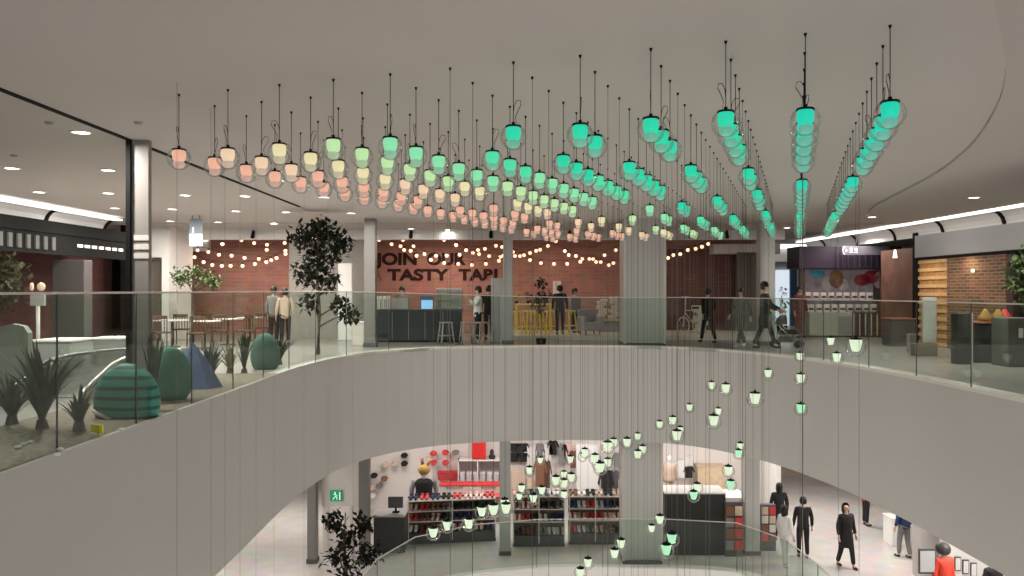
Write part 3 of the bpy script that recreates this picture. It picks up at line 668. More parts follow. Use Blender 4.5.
blades('spiky_plant', 'dark narrow plant behind the teal figure near bed end', (-5.1, 15.6, 0), 40, .8, .4)
# teal striped shell, teal drape, blue tent
x, y, z = onfl(133, 428, SB, 0.05)
t = thing('striped_shell', 'teal shell-shaped ornament with dark stripes in planting bed', 'ornament', (x-.24, y+.36, z))
b = B(); b.sph((0, 0, .18), .42, 24, 16, (.95, .55, 1.12))
for v in b.bm.verts:
    if v.co.z < 0: v.co.z = 0
b.obj('shell', TEAL, t); B().tube([(-.1, -.2, .0), (-.25, -.25, .08), (-.34, -.15, .1)], .02).obj('tip', OFFW, t)
x, y, z = onfl(160, 402, SB)
t = thing('teal_cushion', 'soft teal rounded cushion shape between striped shell and blue tent', 'ornament', (x, y+.3, z))
b = B(); b.sph((0, 0, .3), .33, 20, 12, (1, .7, 1.35)); [setattr(v.co, 'z', max(0, v.co.z)) for v in b.bm.verts]; b.obj('body', TEALP, t)
x, y, z = -5.0, 16.3, 0
t = thing('teal_cushion', 'dim teal rounded seat near the far end of bed', 'ornament', (x, y+.3, z))
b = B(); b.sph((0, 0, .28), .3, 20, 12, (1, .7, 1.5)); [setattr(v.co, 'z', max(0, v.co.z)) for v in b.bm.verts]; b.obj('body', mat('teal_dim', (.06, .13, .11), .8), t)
x, y, z = onfl(184, 390, SB)
t = thing('blue_tent', 'small dark blue play tent with a white pole', 'tent', (x, y+.35, z))
b = B(); n = 6; apex = (0, 0, .72)
base = [(.46*math.cos(2*math.pi*i/n+.3), .36*math.sin(2*math.pi*i/n+.3), 0) for i in range(n)]
mid = [(a*.5, c_*.5, .42) for a, c_, _ in base]
va = b.bm.verts.new(apex); vb = [b.bm.verts.new(p) for p in base]; vm = [b.bm.verts.new(p) for p in mid]
for i in range(n):
    j = (i+1) % n; b.bm.faces.new((vb[i], vb[j], vm[j], vm[i])); b.bm.faces.new((vm[i], vm[j], va))
b.bm.faces.new(vb[::-1]); b.obj('canopy', BLUE, t)
B().cyl((-.30, -.32, .1), (-.12, -.12, .66), .014, seg=8).obj('pole', WHITE, t)
x, y, z = onfl(98, 436, SB)
t = thing('yellow_label', 'small bright yellow plant label at the bed edge', 'sign', (x-.02, y+.02, z), R(-25))
B().box(-.09, .09, -.01, .01, .03, .12, .004).obj('plate', mat('label_yellow', (.75, .68, .05), .5), t); B().cyl((0, .012, 0), (0, .012, .1), .006, seg=6).obj('stake', DGREY, t)
for i, (px_, py_) in enumerate([(18, 449), (24, 446), (30, 444), (60, 451), (57, 456), (122, 431), (155, 392), (233, 371)]):
    x, y, z = onfl(px_, py_, SB); o = B().sph((0, 0, .018), .03, 8, 6, (1.3, 1, .6)).obj('white_pebble', WHITE); o.location = (x, y, z)
    tag(o, 'small white pebble lying on the sandy bed ' + ['left of joint post, leftmost', 'left of joint post, middle one', 'just at the first joint post', 'beside the large spiky plant, upper', 'beside the large spiky plant, lower', 'by the striped shell', 'behind the tall narrow plant', 'right of the blue tent'][i], 'pebble', 'white pebbles in the bed')

# ------------------------------------------------------------------ escalator and furniture left
t = thing('escalator', 'escalator with glass sides going down beside the planting bed', 'escalator', (-6.47, 12.4, -.3))
def hr(xo): return [(xo, 2.6, .82), (xo, 1.2, .86), (xo, .1, .84), (xo, -.5, .68), (xo, -1.2, .38), (xo, -3.2, -.75), (xo, -4.6, -1.55)]
for s in (-.52, .52):
    B().tube(catmull(hr(s), 5), .035, 8).obj('handrail', BLACKG if s < 0 else STEEL, t)
    pr = hr(s); B().prism([Vector(p)-Vector((.01, 0, .03)) for p in pr] + [Vector(p)-Vector((.01, 0, .86)) for p in pr[::-1]], (.02, 0, 0)).obj('glass_side', SHOPG, t)
    B().prism([Vector(p)-Vector((.06, 0, .8)) for p in pr] + [Vector(p)-Vector((.06, 0, 1.3)) for p in pr[::-1]], (.12, 0, 0)).obj('skirt', STEEL, t)
b = B()
for i in range(14): b.box(-.45, .45, -.6-i*.3, -.3-i*.3, -.25-i*.17, -.08-i*.17)
b.obj('steps', DGREY, t); B().box(-.5, .5, -.3, 2.4, .3, .32).obj('landing_plate', STEEL, t)
def slab_thing(name, label, cat, x0, x1, y0, y1, z0, z1, m, topm=None, bev=.02):
    t = thing(name, label, cat, ((x0+x1)/2, (y0+y1)/2, z0)); w = (x1-x0)/2; e = (y1-y0)/2; h = z1-z0
    B().box(-w, w, -e, e, .0, h-(.04 if topm else 0), bev).obj('body', m, t)
    if topm: B().box(-w-.02, w+.02, -e-.02, e+.02, h-.04, h, .008).obj('top', topm, t)
    return t
slab_thing('white_counter', 'pale counter with bright white top beyond the escalator', 'counter', wx(31, 15), wx(71, 15), 15, 15.8, 0, wz(340, 15), mat('counter_pale', (.33, .35, .33), .6), WHITE)
slab_thing('white_counter', 'pale box counter right of the bright topped one', 'counter', wx(87, 17), wx(128, 17), 17, 17.8, 0, wz(338, 17), mat('counter_pale', (.33, .35, .33), .6), OFFW)
slab_thing('white_plinth', 'low long pale wall beside the escalator', 'wall panel', -9.3, -7.3, 13.0, 13.3, 0, .42, GREY, OFFW)
b = B(); d = 12.6; b.prism([(wx(-60, d), d, 0), (wx(28, d), d, 0), (wx(28, d), d, wz(333, d)), (wx(23, d), d, wz(326, d)), (wx(12, d), d, wz(324, d)), (wx(-10, d), d, wz(329, d)), (wx(-60, d), d, wz(337, d))], (0, .12, 0))
tag(b.obj('rounded_partition', mat('partition', (.27, .29, .25), .6)), 'pale rounded partition panel at the left picture edge', 'panel')
t = thing('stand_sign', 'small grey standing notice board before the left shopfront', 'sign', (wx(38, 15.6), 15.6, 0))
B().cyl((0, 0, 0), (0, 0, 1.3), .035, seg=10).obj('post', OFFW, t); B().box(-.14, .14, -.03, .03, 1.3, 1.56, .01).obj('board', GREY, t)
b = B(); b.sph((-.12, 0, 1.66), .04, 8, 6, (1, 1, 2)); b.sph((.06, 0, 1.66), .06, 8, 6, (1.4, 1, 1.4)); b.obj('topper', PINE, t); B().cyl((0, 0, 0), (0, 0, .03), .15, seg=14).obj('base', DGREY, t)

def chair(label, x, y, z, rz, m=DWOOD, first=[None]):
    if first[0] is None or m is not DWOOD:
        t = thing('dining_chair', label, 'chair', (x, y, z), rz, 'dining chairs')
        B().box(-.21, .21, -.21, .21, .43, .47, .01).obj('seat', m, t)
        b = B(); b.box(-.2, .2, .19, .215, .8, .9, .008)
        for q in (-.12, -.04, .04, .12): b.box(q-.012, q+.012, .195, .21, .47, .8)
        b.obj('backrest', m, t)
        for sx in (-.19, .19):
            B().cyl((sx, -.19, 0), (sx, -.19, .44), .016, seg=6).obj('leg', m, t); B().cyl((sx, .2, 0), (sx, .2, .88), .016, seg=6).obj('leg', m, t)
        if m is DWOOD: first[0] = t
        return t
    return dup(first[0], label, (x, y, z), rz)
def table(label, x, y, z, top, r=.4, h=.74, rnd=True):
    t = thing('cafe_table', label, 'table', (x, y, z), 0, 'cafe tables')
    (B().lathe([(.001, h), (r, h), (r, h-.03), (.001, h-.03)], 20) if rnd else B().box(-r, r, -r*.8, r*.8, h-.03, h, .005)).obj('tabletop', top, t)
    B().cyl((0, 0, .02), (0, 0, h-.02), .03, seg=8).obj('leg', DGREY, t); B().cyl((0, 0, 0), (0, 0, .02), r*.55, seg=16).obj('base', DGREY, t)
    return t
for i, (px_, yy, lab) in enumerate([(228, 24, 'pale round table left of people by left brick wall'), (250, 25.5, 'pale round table behind the two people left of tree'), (205, 22.5, 'pale round table under the restroom sign'), (172, 23, 'pale square table near the white doorway block')]):
    table(lab, wx(px_, yy), yy, 0, OFFW, .42, .76, i != 3)
for i, (px_, yy, rz, lab) in enumerate([(220, 23.2, 20, 'dark chair in front of the left round table'), (244, 23.1, -30, 'dark chair right of the left round table'), (212, 25.2, 160, 'dark chair behind the left round table'), (262, 25, 200, 'dark chair behind the two people'), (196, 21.7, 10, 'dark chair nearest under the restroom sign'), (162, 22.2, 40, 'dark chair beside the pale square table'), (182, 24, 190, 'dark chair under the round-topped tree')]):
    chair(lab, wx(px_, yy), yy, 0, R(rz))
# left shop sign letters and pergola
t = thing('pergola_sign', 'dark overhead pergola beam with pale sign bars, left shopfront', 'sign', (-11.05, 14.5, 0))
B().box(-.06, .06, 0, 9.0, 2.45, 2.98).obj('beam', BLACK, t)
for i in range(14): B().box(.06, .1, .6+i*.34, .74+i*.34, 2.55, 2.86).obj('sign_bar', mat('sign_bar', (.10, .10, .095), .7), t)
for i in range(7): B().box(.06, .1, 6.2+i*.36, 6.4+i*.36, 2.68, 2.76).obj('lit_bar', mat('lit_bar', (.9, .85, .8), .5, emit=.35), t)
slab_thing('grey_pillar', 'dull grey shopfront pillar left of the maroon brick', 'pillar', -11.4, -10.6, 20.3, 20.7, 0, 2.35, mat('pillar_grey', (.07, .062, .058), .6), None)
slab_thing('plain_panel', 'tall white panel behind the right side of leafy tree', 'panel', wx(338, 26), wx(352, 26), 26, 26.2, 0, 2.45, WHITE)
slab_thing('planter_box', 'white planter box between tree and slim dark column', 'planter', wx(352, 23.4), wx(364, 23.4), 23.4, 23.7, 0, .7, OFFW, WHITE)
struct(B().box(wx(290, 27.4), wx(366, 27.4), 27.3, 27.5, 0, CEIL).obj('wall_mid_left', mat('greige', (.34, .32, .29), .7)))

# ------------------------------------------------------------------ cafe counter
yC = 25.0
t = thing('cafe_counter', 'long black cafe counter under the painted letters', 'counter', (wx(374, yC), yC, 0)); L = wx(461, yC)-wx(374, yC); cz = 1.02
B().box(0, L, 0, .7, .06, cz-.05, .01).obj('body', mat('counter_black', (.03, .032, .04), .4), t); B().box(-.03, L+.03, -.04, .74, cz-.05, cz, .005).obj('worktop', DGREY, t); B().box(.03, L-.03, .05, .6, 0, .06).obj('plinth', BLACK, t)
for q in (.55, 1.05, 1.55, 2.1): B().box(q, q+.012, -.006, .004, .08, cz-.08).obj('panel_joint', GREY, t)
def cbox(name, label, cat, x0, x1, y0_, y1_, d, m, dep=.05, **k):
    t = thing(name, label, cat, (wx((x0+x1)/2, d), d, wz(y1_, d))); w = (wx(x1, d)-wx(x0, d))/2; h = wz(y0_, d)-wz(y1_, d)
    B().box(-w, w, 0, dep, 0, h, min(.01, dep/4)).obj('body', m, t); return t, w, h
for i in range(4):
    t, w, h = cbox('menu_board', 'upright white menu board on the counter, ' + ORL[i] + ' from left', 'menu board', 375+i*4, 378.3+i*4, 296, 311.5, 25.1, WHITE, .03)
    t['group'] = 'menu boards on the counter'; B().box(-w*.6, w*.6, -.004, 0, h*.2, h*.8).obj('print', GREY, t)
t, w, h = cbox('till_screen', 'grey back of a till screen on the counter', 'screen', 391, 408, 298, 311, 25.15, GREY, .05)
t, w, h = cbox('blue_screen', 'bright blue till screen on the counter', 'screen', 420, 434, 296, 310.5, 25.1, mat('screen_rim', (.06, .12, .25), .4), .05)
B().box(-w*.82, w*.82, -.006, 0, h*.08, h*.72).obj('display', mat('blue_lit', (.25, .5, .85), .4, emit=.75, ecol=(.28, .52, .85)), t)
t = thing('glass_display', 'glass food display case at the right end of counter', 'display case', (wx(436, 25.1), 25.1, cz))
w = wx(462, 25.1)-wx(436, 25.1); b = B(); b.box(0, w, 0, .5, 0, .6); b.obj('glass', glassmat('display_glass', (.8, .85, .8), .8, .1), t); B().box(0, w, 0, .5, .6, .64).obj('top', OFFW, t); B().box(.02, w-.02, .05, .45, .3, .32).obj('shelf', OFFW, t); B().box(.02, w-.02, .3, .48, .02, .58).obj('goods', CLOTHBE, t)
slab_thing('stand_door', 'tall pale grey free-standing panel left of slim column', 'panel', wx(491, 24.9), wx(504, 24.9), 24.9, 25.0, 0, wz(278, 24.9), mat('panel_grey', (.48, .48, .48), .5))
def stool(label, x, y, z, m, h=.72, first={}):
    if m.name in first: return dup(first[m.name], label, (x, y, z), random.uniform(0, 1))
    t = thing('bar_stool', label, 'stool', (x, y, z), .3, 'bar stools'); first[m.name] = t
    B().box(-.17, .17, -.17, .17, h-.04, h, .015).obj('seat', m, t)
    for a in (-1, 1):
        for c_ in (-1, 1): B().cyl((a*.2, c_*.2, 0), (a*.13, c_*.13, h-.02), .022, seg=6).obj('leg', m, t)
    b = B()
    for a in (-1, 1): b.cyl((a*.175, -.175, .26), (a*.175, .175, .26), .012, seg=6); b.cyl((-.175, a*.175, .26), (.175, a*.175, .26), .012, seg=6)
    b.obj('footrest', m, t); return t
for px_, yy, lab in [(518, 26.8, 'yellow metal stool nearest the slim column'), (529, 27.6, 'yellow metal stool behind the first, second from column'), (537.5, 26.6, 'yellow metal stool just left of the potted tree'), (549, 27.4, 'yellow stool between potted tree and person in black'), (569, 27.8, 'yellow stool right of the person in black')]:
    stool(lab, wx(px_, yy), yy, .13, YEL, .78)
for px_, lab in [(467, 'dark metal stool at the counter end left of person in white'), (482, 'dark metal stool right beside the person in white'), (446, 'dark metal stool against the display case end')]:
    stool(lab, wx(px_, 24.1), 24.1, 0, GREY, .66)
t = thing('high_table', 'long yellow-topped high table with plants behind yellow stools', 'table', (wx(515, 28.3), 28.3, .13))
w = wx(552, 28.3)-wx(515, 28.3); B().box(0, w, 0, .5, .95, 1.0, .01).obj('tabletop', YEL, t)
for a in (.05, w-.05): B().box(a-.03, a+.03, .05, .45, 0, .95).obj('leg', YEL, t)
for i, px_ in enumerate((516.5, 528, 540)):
    tree('table_plant', 'small plant on the yellow high table, ' + ['left one', 'middle one', 'right one'][i], (wx(px_, 28.5), 28.5, 1.13), .3, [((0, 0, .28), .16, 1)], LEAFG if i else mat('yellow_leaf', (.4, .36, .08), .6), 60, .08, .01, .06)
t, w, h = cbox('white_poster', 'small white poster on the brick above person in black', 'poster', 553, 561, 281, 294, 29.9, OFFW, .04); B().box(-w*.2, w*.1, -.006, 0, h*.3, h*.9).obj('print', GREY, t)
# low seat, shelf with white goods
t = thing('grey_armchair', 'pale purple-grey small armchair right of the stools', 'chair', (wx(590, 26.9), 26.9, .13), R(20))
MA = mat('mauve_grey', (.36, .32, .34), .7)
B().box(-.33, .33, -.3, .3, .14, .42, .06).obj('seat', MA, t); B().box(-.33, .33, .2, .33, .3, .85, .06).obj('backrest', MA, t)
for s in (-1, 1): B().box(s*.3-.06, s*.3+.06, -.3, .3, .14, .6, .04).obj('armrest', MA, t)
for a in (-.25, .25):
    for c_ in (-.22, .22): B().cyl((a, c_, 0), (a, c_, .15), .02, seg=6).obj('leg', DGREY, t)
t = thing('wall_bench', 'long low shelf with bright edge left of the wide column', 'shelf', (wx(597, 28.6), 28.6, .13)); w = wx(625, 28.6)-wx(597, 28.6)
B().box(0, w, 0, .6, .38, .46, .01).obj('shelf_top', PINE, t); B().box(.05, w-.05, .05, .5, 0, .38).obj('body', GREY, t)
def cushionpile(label, px_, d, z, m=OFFW, sc=1):
    t = thing('white_letter_pile', label, 'display', (wx(px_, d), d, z)); b = B()
    for i in range(10): b.box(*(lambda a, c_: (a-.13*sc, a+.13*sc, -.1, .1, c_, c_+.11*sc))(random.uniform(-.13, .13)*sc, i*.065*sc), .03)
    b.obj('bundle', m, t); B().box(-.2*sc, .2*sc, -.12, .12, -.0, .02).obj('tray', GREY, t)
    return t
cushionpile('cream bundle of packed goods on the low shelf, left one', 602, 28.8, .59); cushionpile('cream bundle of packed goods on the low shelf, right one', 616, 28.8, .59, OFFW, 1.1)
# bicycle-like display right of the wide column
t = thing('delivery_bicycle', 'cream old-fashioned display bicycle right of the wide column', 'bicycle', (wx(690, 27), 27, .13), R(35))
for q in (-.32, .42):
    b = B(); b.tube([(q+.28*math.cos(a), 0, .3+.28*math.sin(a)) for a in [2*math.pi*i/20 for i in range(21)]], .022, 6)
    for i in range(8): b.cyl((q, 0, .3), (q+.27*math.cos(i*.785), 0, .3+.27*math.sin(i*.785)), .006, seg=4)
    b.obj('wheel', OFFW, t)
b = B(); b.tube([(-.32, 0, .3), (-.22, 0, .85), (-.2, 0, 1.25)], .022); b.tube([(-.25, 0, .75), (.1, 0, .4), (.42, 0, .3)], .018); b.cyl((.1, 0, .4), (.25, 0, .85), .016); b.cyl((-.23, 0, .8), (.22, 0, .8), .016); b.obj('frame', OFFW, t)
B().tube([(-.2, -.26, 1.22), (-.2, 0, 1.25), (-.2, .26, 1.22)], .018).obj('handlebar', OFFW, t); B().box(.15, .38, -.07, .07, .85, .91, .02).obj('saddle', BLACK, t)
cushionpile('pale stacked cushions beside the display bicycle', 699, 28.2, .13, OFFW, 1.35)
# stroller
t = thing('stroller', 'dark baby stroller with grey hood pushed by tall person', 'stroller', (wx(786, 22.9), 22.9, 0), R(60))
b = B(); b.lathe([(.001, .3), (.14, .27), (.24, .16), (.28, 0)], 14, (0, .02, .62), True, 0, math.pi); b.obj('hood', CLOTHG, t)
B().box(-.2, .2, -.35, .1, .38, .5, .05).obj('seat', CLOTHB, t); b = B(); b.tube([(-.22, .5, 1.0), (-.22, .1, .55), (-.22, -.35, .12)], .014); b.tube([(.22, .5, 1.0), (.22, .1, .55), (.22, -.35, .12)], .014); b.cyl((-.22, .5, 1.0), (.22, .5, 1.0), .016); b.cyl((-.22, .1, .5), (-.22, .3, .12), .014); b.cyl((.22, .1, .5), (.22, .3, .12), .014); b.obj('frame', STEEL, t)
for a in (-.22, .22):
    for c_ in (-.35, .3):
        b = B(); b.cyl((a-.02, c_, .1), (a+.02, c_, .1), .1, seg=16); b.obj('wheel', BLACK, t)
B().box(-.16, .16, -.2, .2, .14, .3, .04).obj('basket', CLOTHG, t)
# far corner plant
tree('corner_plant', 'leafless dark plant in front of the bright far window', (wx(782, 30), 30, 0), 1.9, [((0, 0, 1.5), .3, .5), ((.1, 0, 1.1), .25, .5)], LEAFD, 40, .12, .02, .2)

# ------------------------------------------------------------------ kiosk on the right
kd = 28.0
kx0, kx1 = wx(808, kd), wx(886, kd)
t = thing('kiosk', 'purple-topped food kiosk with grey counter and picture wall', 'kiosk', (kx0, kd, 0)); W = kx1-kx0
PUR = mat('purple_panel', (.055, .035, .065), .5)
B().box(-.25, W+.6, .15, 1.4, wz(268, kd), wz(246, kd)).obj('header', PUR, t)
for i in range(11): B().box(W*.38+i*.2, W*.38+.03+i*.2, .11, .15, wz(267, kd), wz(247, kd)).obj('header_slat', mat('purple_slat', (.10, .09, .12), .5), t)
B().box(-.15, 0, .3, .5, 0, wz(268, kd)).obj('post', DWOOD, t); B().box(W, W+.15, .3, .5, 0, wz(268, kd)).obj('post', DWOOD, t)
hdz = wz(290, kd); gc = mat('kiosk_counter', (.48, .49, .43), .5)
B().box(-.02, 1.42, -.2, .4, .05, wz(312, kd), .01).obj('counter', gc, t)
g = B().box(.96, 1.42, -.22, -.2, .1, .7).obj('counter_door', GREY, t)
B().box(1.42, W, -.1, .4, .0, wz(313, kd)).obj('dark_counter', DWOOD, t)
for i in range(7): B().box(1.5+i*.2, 1.53+i*.2, -.14, -.1, .05, .8).obj('counter_slat', OFFW, t)
# picture wall, printed with sky, a person-like pastry and red fruit
pic = mat('poster_print', (.22, .19, .21), .5, emit=.12, ecol=(.4, .33, .33), noise=.5, scale=3)
yb = 1.0
B().box(0, W, yb, yb+.08, wz(312, kd), wz(269, kd)).obj('picture_wall', pic, t)
def blob(n, px_, py_, rx, rz_, m):
    b = B(); b.lathe([(.001, 0), (1, 0), (1, -.01), (.001, -.01)], 20); [setattr(v, 'co', Vector((v.co.x*rx, v.co.z, v.co.y*rz_))) for v in b.bm.verts]
    b.obj(n, m, t, (wx(px_, kd+yb)-kx0, yb-.01, wz(py_, kd+yb)))
blob('printed_sky', 817, 274, .28, .16, mat('print_sky', (.10, .34, .45), .5, emit=.1)); blob('printed_loaf', 836, 279, .26, .33, mat('print_loaf', (.36, .17, .08), .5, emit=.1)); blob('printed_cream', 829, 284, .26, .3, mat('print_cream', (.5, .44, .42), .5, emit=.1))
blob('printed_cream', 843, 285, .2, .25, mat('print_cream', (.5, .44, .42), .5, emit=.1)); blob('printed_fruit', 862, 280, .3, .2, mat('print_red', (.30, .035, .05), .5, emit=.1)); blob('printed_fruit', 871, 277, .27, .24, mat('print_red', (.30, .035, .05), .5, emit=.1)); blob('printed_fruit', 879, 280, .2, .3, mat('print_pink', (.45, .3, .3), .5, emit=.1))
for r_ in range(2):
    for i in range(9):
        z0 = wz(300 if r_ == 0 else 312, kd); x_ = .08+i*.27
        o = B().box(0, .2, 0, .14, 0, .26, .02).obj('goods_box', mat('box_white', (.8, .74, .72), .6)); o.location = (kx0+x_, kd+.18+.3*(1-r_), z0)
        B().box(.02, .18, -.005, 0, .06, .14).obj('print', mat('print_dark', (.12, .05, .05), .6), o)
        tag(o, f'small white goods box on kiosk counter, {["upper", "lower"][r_]} row, {ORL[i]} from left', 'box', 'white boxes on the kiosk')
B().box(.05, W-.05, .45, .75, wz(300, kd)-.03, wz(300, kd)).obj('goods_shelf', OFFW, t)
t = thing('hanging_sign', 'grey kiosk sign bar with small white characters', 'sign', (wx(842, 27.6), 27.6, wz(255, 27.6))); w = wx(890, 27.6)-wx(842, 27.6)
B().box(0, w, 0, .06, 0, .3, .01).obj('board', mat('sign_mauve', (.14, .13, .15), .5), t); sw = mat('sign_glow', (.8, .78, .9), .5, emit=.35)
B().tube([(.06+.1*(1-math.cos(a))-.03, -.01, .15+.14*math.sin(a)) for a in [R(-70+i*20) for i in range(8)]], .015).obj('bracket_mark', sw, t)
b = B(); b.box(.12, .2, -.01, 0, .14, .165); b.box(.12, .15, -.01, 0, .1, .2)
for q in (.26, .42): b.box(q, q+.1, -.01, 0, .2, .225); b.box(q+.04, q+.06, -.01, 0, .225, .25); b.box(q-.01, q+.11, -.01, 0, .08, .1); b.box(q+.04, q+.06, -.01, 0, .1, .15); b.box(q+.01, q+.03, -.01, 0, .15, .19); b.box(q+.07, q+.09, -.01, 0, .15, .19)
b.obj('characters', sw, t)
B().tube([(w*.3, .03, .3), (w*.3, .03, .62)], .01).obj('hanger', DGREY, t); B().tube([(w*.8, .03, .3), (w*.8, .03, .62)], .01).obj('hanger', DGREY, t)
t = thing('wall_lamp', 'small glowing wall lamp at right end of the kiosk', 'lamp', (wx(889, 27), 27, wz(274, 27))); B().sph((0, 0, 0), .085, 12, 8).obj('lamp_globe', mat('wl', (1, .8, .6), .5, emit=2), t); B().cyl((0, .02, 0), (0, .3, 0), .02, seg=8).obj('bracket', DGREY, t)
t = thing('wall_lamp', 'narrow upright lit lamp under the cove beside black post', 'lamp', (wx(895, 25.5), 25.5, wz(258, 25.5))); B().cyl((0, 0, 0), (0, 0, .26), .07, .03, seg=12).obj('lamp_shade', mat('wl', (1, .8, .6), .5, emit=2), t); B().box(-.02, .02, .02, .1, 0, .3).obj('bracket', BLACK, t)

# right shopfronts (plane x ~ 12)
struct(B().box(11.98, 12.1, 24.2, 24.5, 0, 3.3).obj('trim_13', BLACK))
b = B()
for i in range(11): b.box(12.0, 12.1, 22.6, 24.2, i*.235+.02, i*.235+.115)
t = thing('slatted_wood_wall', 'wall of broad horizontal pale and dark wood slats', 'wall panel', (0, 0, 0)); b.obj('pale_slat', mat('slat_light', (.62, .42, .20), .5, noise=.15), t)
B().box(12.04, 12.2, 22.6, 24.2, 0, 2.5).obj('backing', WOOD, t)
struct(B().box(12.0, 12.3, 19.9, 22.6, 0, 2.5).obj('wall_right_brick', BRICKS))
struct(B().box(12.0, 12.15, 19.6, 19.85, 0, 2.5).obj('trim_14', mat('dark_brown', (.05, .03, .025), .5)))
struct(B().box(12.6, 12.8, 8, 19.6, 0, 2.5).obj('wall_right_front', mat('brown_red_panel', (.09, .03, .022), .6, noise=.2, scale=2)))
struct(B().box(12.3, 12.5, 24.5, 27.3, 0, 2.9).obj('wall_right_brown', mat('brown_shop', (.16, .08, .055), .6, noise=.3, scale=2)))
t = thing('wall_lamp', 'tiny bright lamp on the brown brick wall', 'lamp', (11.93, 21.2, 2.1)); B().sph((0, 0, 0), .045, 10, 8).obj('lamp_globe', mat('wl', (1, .8, .6), .5, emit=2), t); B().cyl((.02, 0, 0), (.08, 0, 0), .02, seg=8).obj('bracket', DGREY, t)
def rx_at(px_, x): return x*F/(px_-512)
slab_thing('standing_panel', 'tall pale free-standing notice panel before the brown brick', 'panel', wx(923, 20), wx(937, 20), 20, 20.08, .32, wz(297, 20), mat('panel_pale', (.50, .52, .48), .5))
slab_thing('dark_pillar', 'dark grey box pillar beside the red counter', 'pillar', wx(958, 17.6), wx(971, 17.6), 17.6, 17.9, .0, wz(313, 17.6), mat('pill_dk', (.05, .055, .045), .6))
slab_thing('thin_post', 'thin pale post right of the dark box pillar', 'post', wx(971, 17.4), wx(973.5, 17.4), 17.4, 17.44, 0, wz(313, 17.4), OFFW)
slab_thing('red_counter', 'low dark counter with reddish top in right restaurant', 'counter', wx(974, 18), wx(1010, 18), 18, 18.8, 0, wz(322, 18), mat('ctr_dk', (.03, .035, .03), .6), mat('ctr_red', (.30, .12, .08), .5))
slab_thing('dark_bench', 'dark upholstered bench below the slatted wood wall', 'bench', wx(888, 23.5), wx(912, 23.5), 23.3, 23.9, 0, wz(318, 23.5), DGREY, mat('ctr_red', (.30, .12, .08), .5))
slab_thing('low_bollard', 'short grey bollard before the slatted wall bench', 'bollard', wx(910, 21.2), wx(916, 21.2), 21.2, 21.4, 0, wz(334, 21.2), GREY)
slab_thing('wood_base', 'low wooden plinth under the pale notice panel', 'plinth', wx(914, 19.9), wx(937, 19.9), 19.85, 20.1, 0, .3, mat('base_w', (.17, .14, .10), .6))
slab_thing('dark_cabinet', 'dark cabinet with white notice at right picture edge', 'cabinet', wx(1008, 17), wx(1060, 17), 17, 17.6, 0, wz(318, 17), mat('cab', (.10, .105, .09), .6))
o = B().box(0, .09, 0, .01, 0, .2).obj('notice_card', WHITE); o.location = (wx(1021, 16.9), 16.97, wz(338, 16.9)); tag(o, 'small white notice on the dark cabinet', 'notice')
for i, (px_, m) in enumerate([(985, OCHRE), (998, OCHRE), (1005, RED)]):
    o = B().lathe([(.001, 0), (.12, .0), (.15, .1), (.07, .2), (.03, .28), (.001, .28)], 12).obj('table_lamp', m); o.location = (wx(px_, 18.3), 18.3, wz(322, 18)); tag(o, ['ochre', 'ochre', 'red'][i] + ' small ornament on the reddish counter, ' + ['left', 'middle', 'right'][i] + ' of three', 'ornament')

# ------------------------------------------------------------------ lower level
SW = 28.6
struct(B().box(-5.6, 8.7, SW, SW+.2, LOW, FB).obj('wall_shop_back', mat('shop_wall', (.74, .68, .65), .6)))
struct(B().box(-5.4, -4.1, 23.25, 23.4, wz(507, 23.2), FB).obj('wall_exit', OFFW))
struct(B().box(-16, 17.5, 36, 36.2, LOW, FB).obj('wall_lower_far', OFFW))
struct(B().box(-10.2, -10, -4, 36, LOW, FB).obj('wall_lower_left', WHITE))
struct(B().box(14.6, 14.8, -4, 36, LOW, FB).obj('wall_lower_right', WHITE))
struct(B().box(-5.55, -5.35, 24, 28.6, LOW, FB).obj('wall_shop_left', OFFW)); struct(B().box(8.55, 8.7, 26.5, 28.6, LOW, FB).obj('wall_shop_right', WHITE))
t = thing('exit_sign', 'green emergency exit sign with white running figure', 'sign', (wx(336, 23.2), 23.2, wz(501, 23.2)))
B().box(-.17, .17, -.03, .05, 0, .3, .01).obj('panel', mat('exit_green', (.01, .28, .12), .5, emit=.3), t)
b = B(); b.sph((-.02, -.035, .24), .025, 8, 6); b.tube([(-.02, -.035, .21), (.0, -.035, .14), (-.05, -.035, .1), (-.08, -.035, .05)], .014); b.tube([(0, -.035, .14), (.04, -.035, .09), (.03, -.035, .04)], .014); b.tube([(-.07, -.035, .19), (0, -.035, .19), (.05, -.035, .15)], .01); b.box(.1, .13, -.04, -.03, .04, .26); b.obj('running_figure', mat('exit_white', (.7, .9, .8), .5, emit=.5), t)
slab_thing('door_frame_panel', 'white panel edge beside the lower tree doorway', 'panel', wx(350, 23.3), wx(353, 23.3), 23.2, 23.4, LOW, wz(507, 23.2), OFFW)
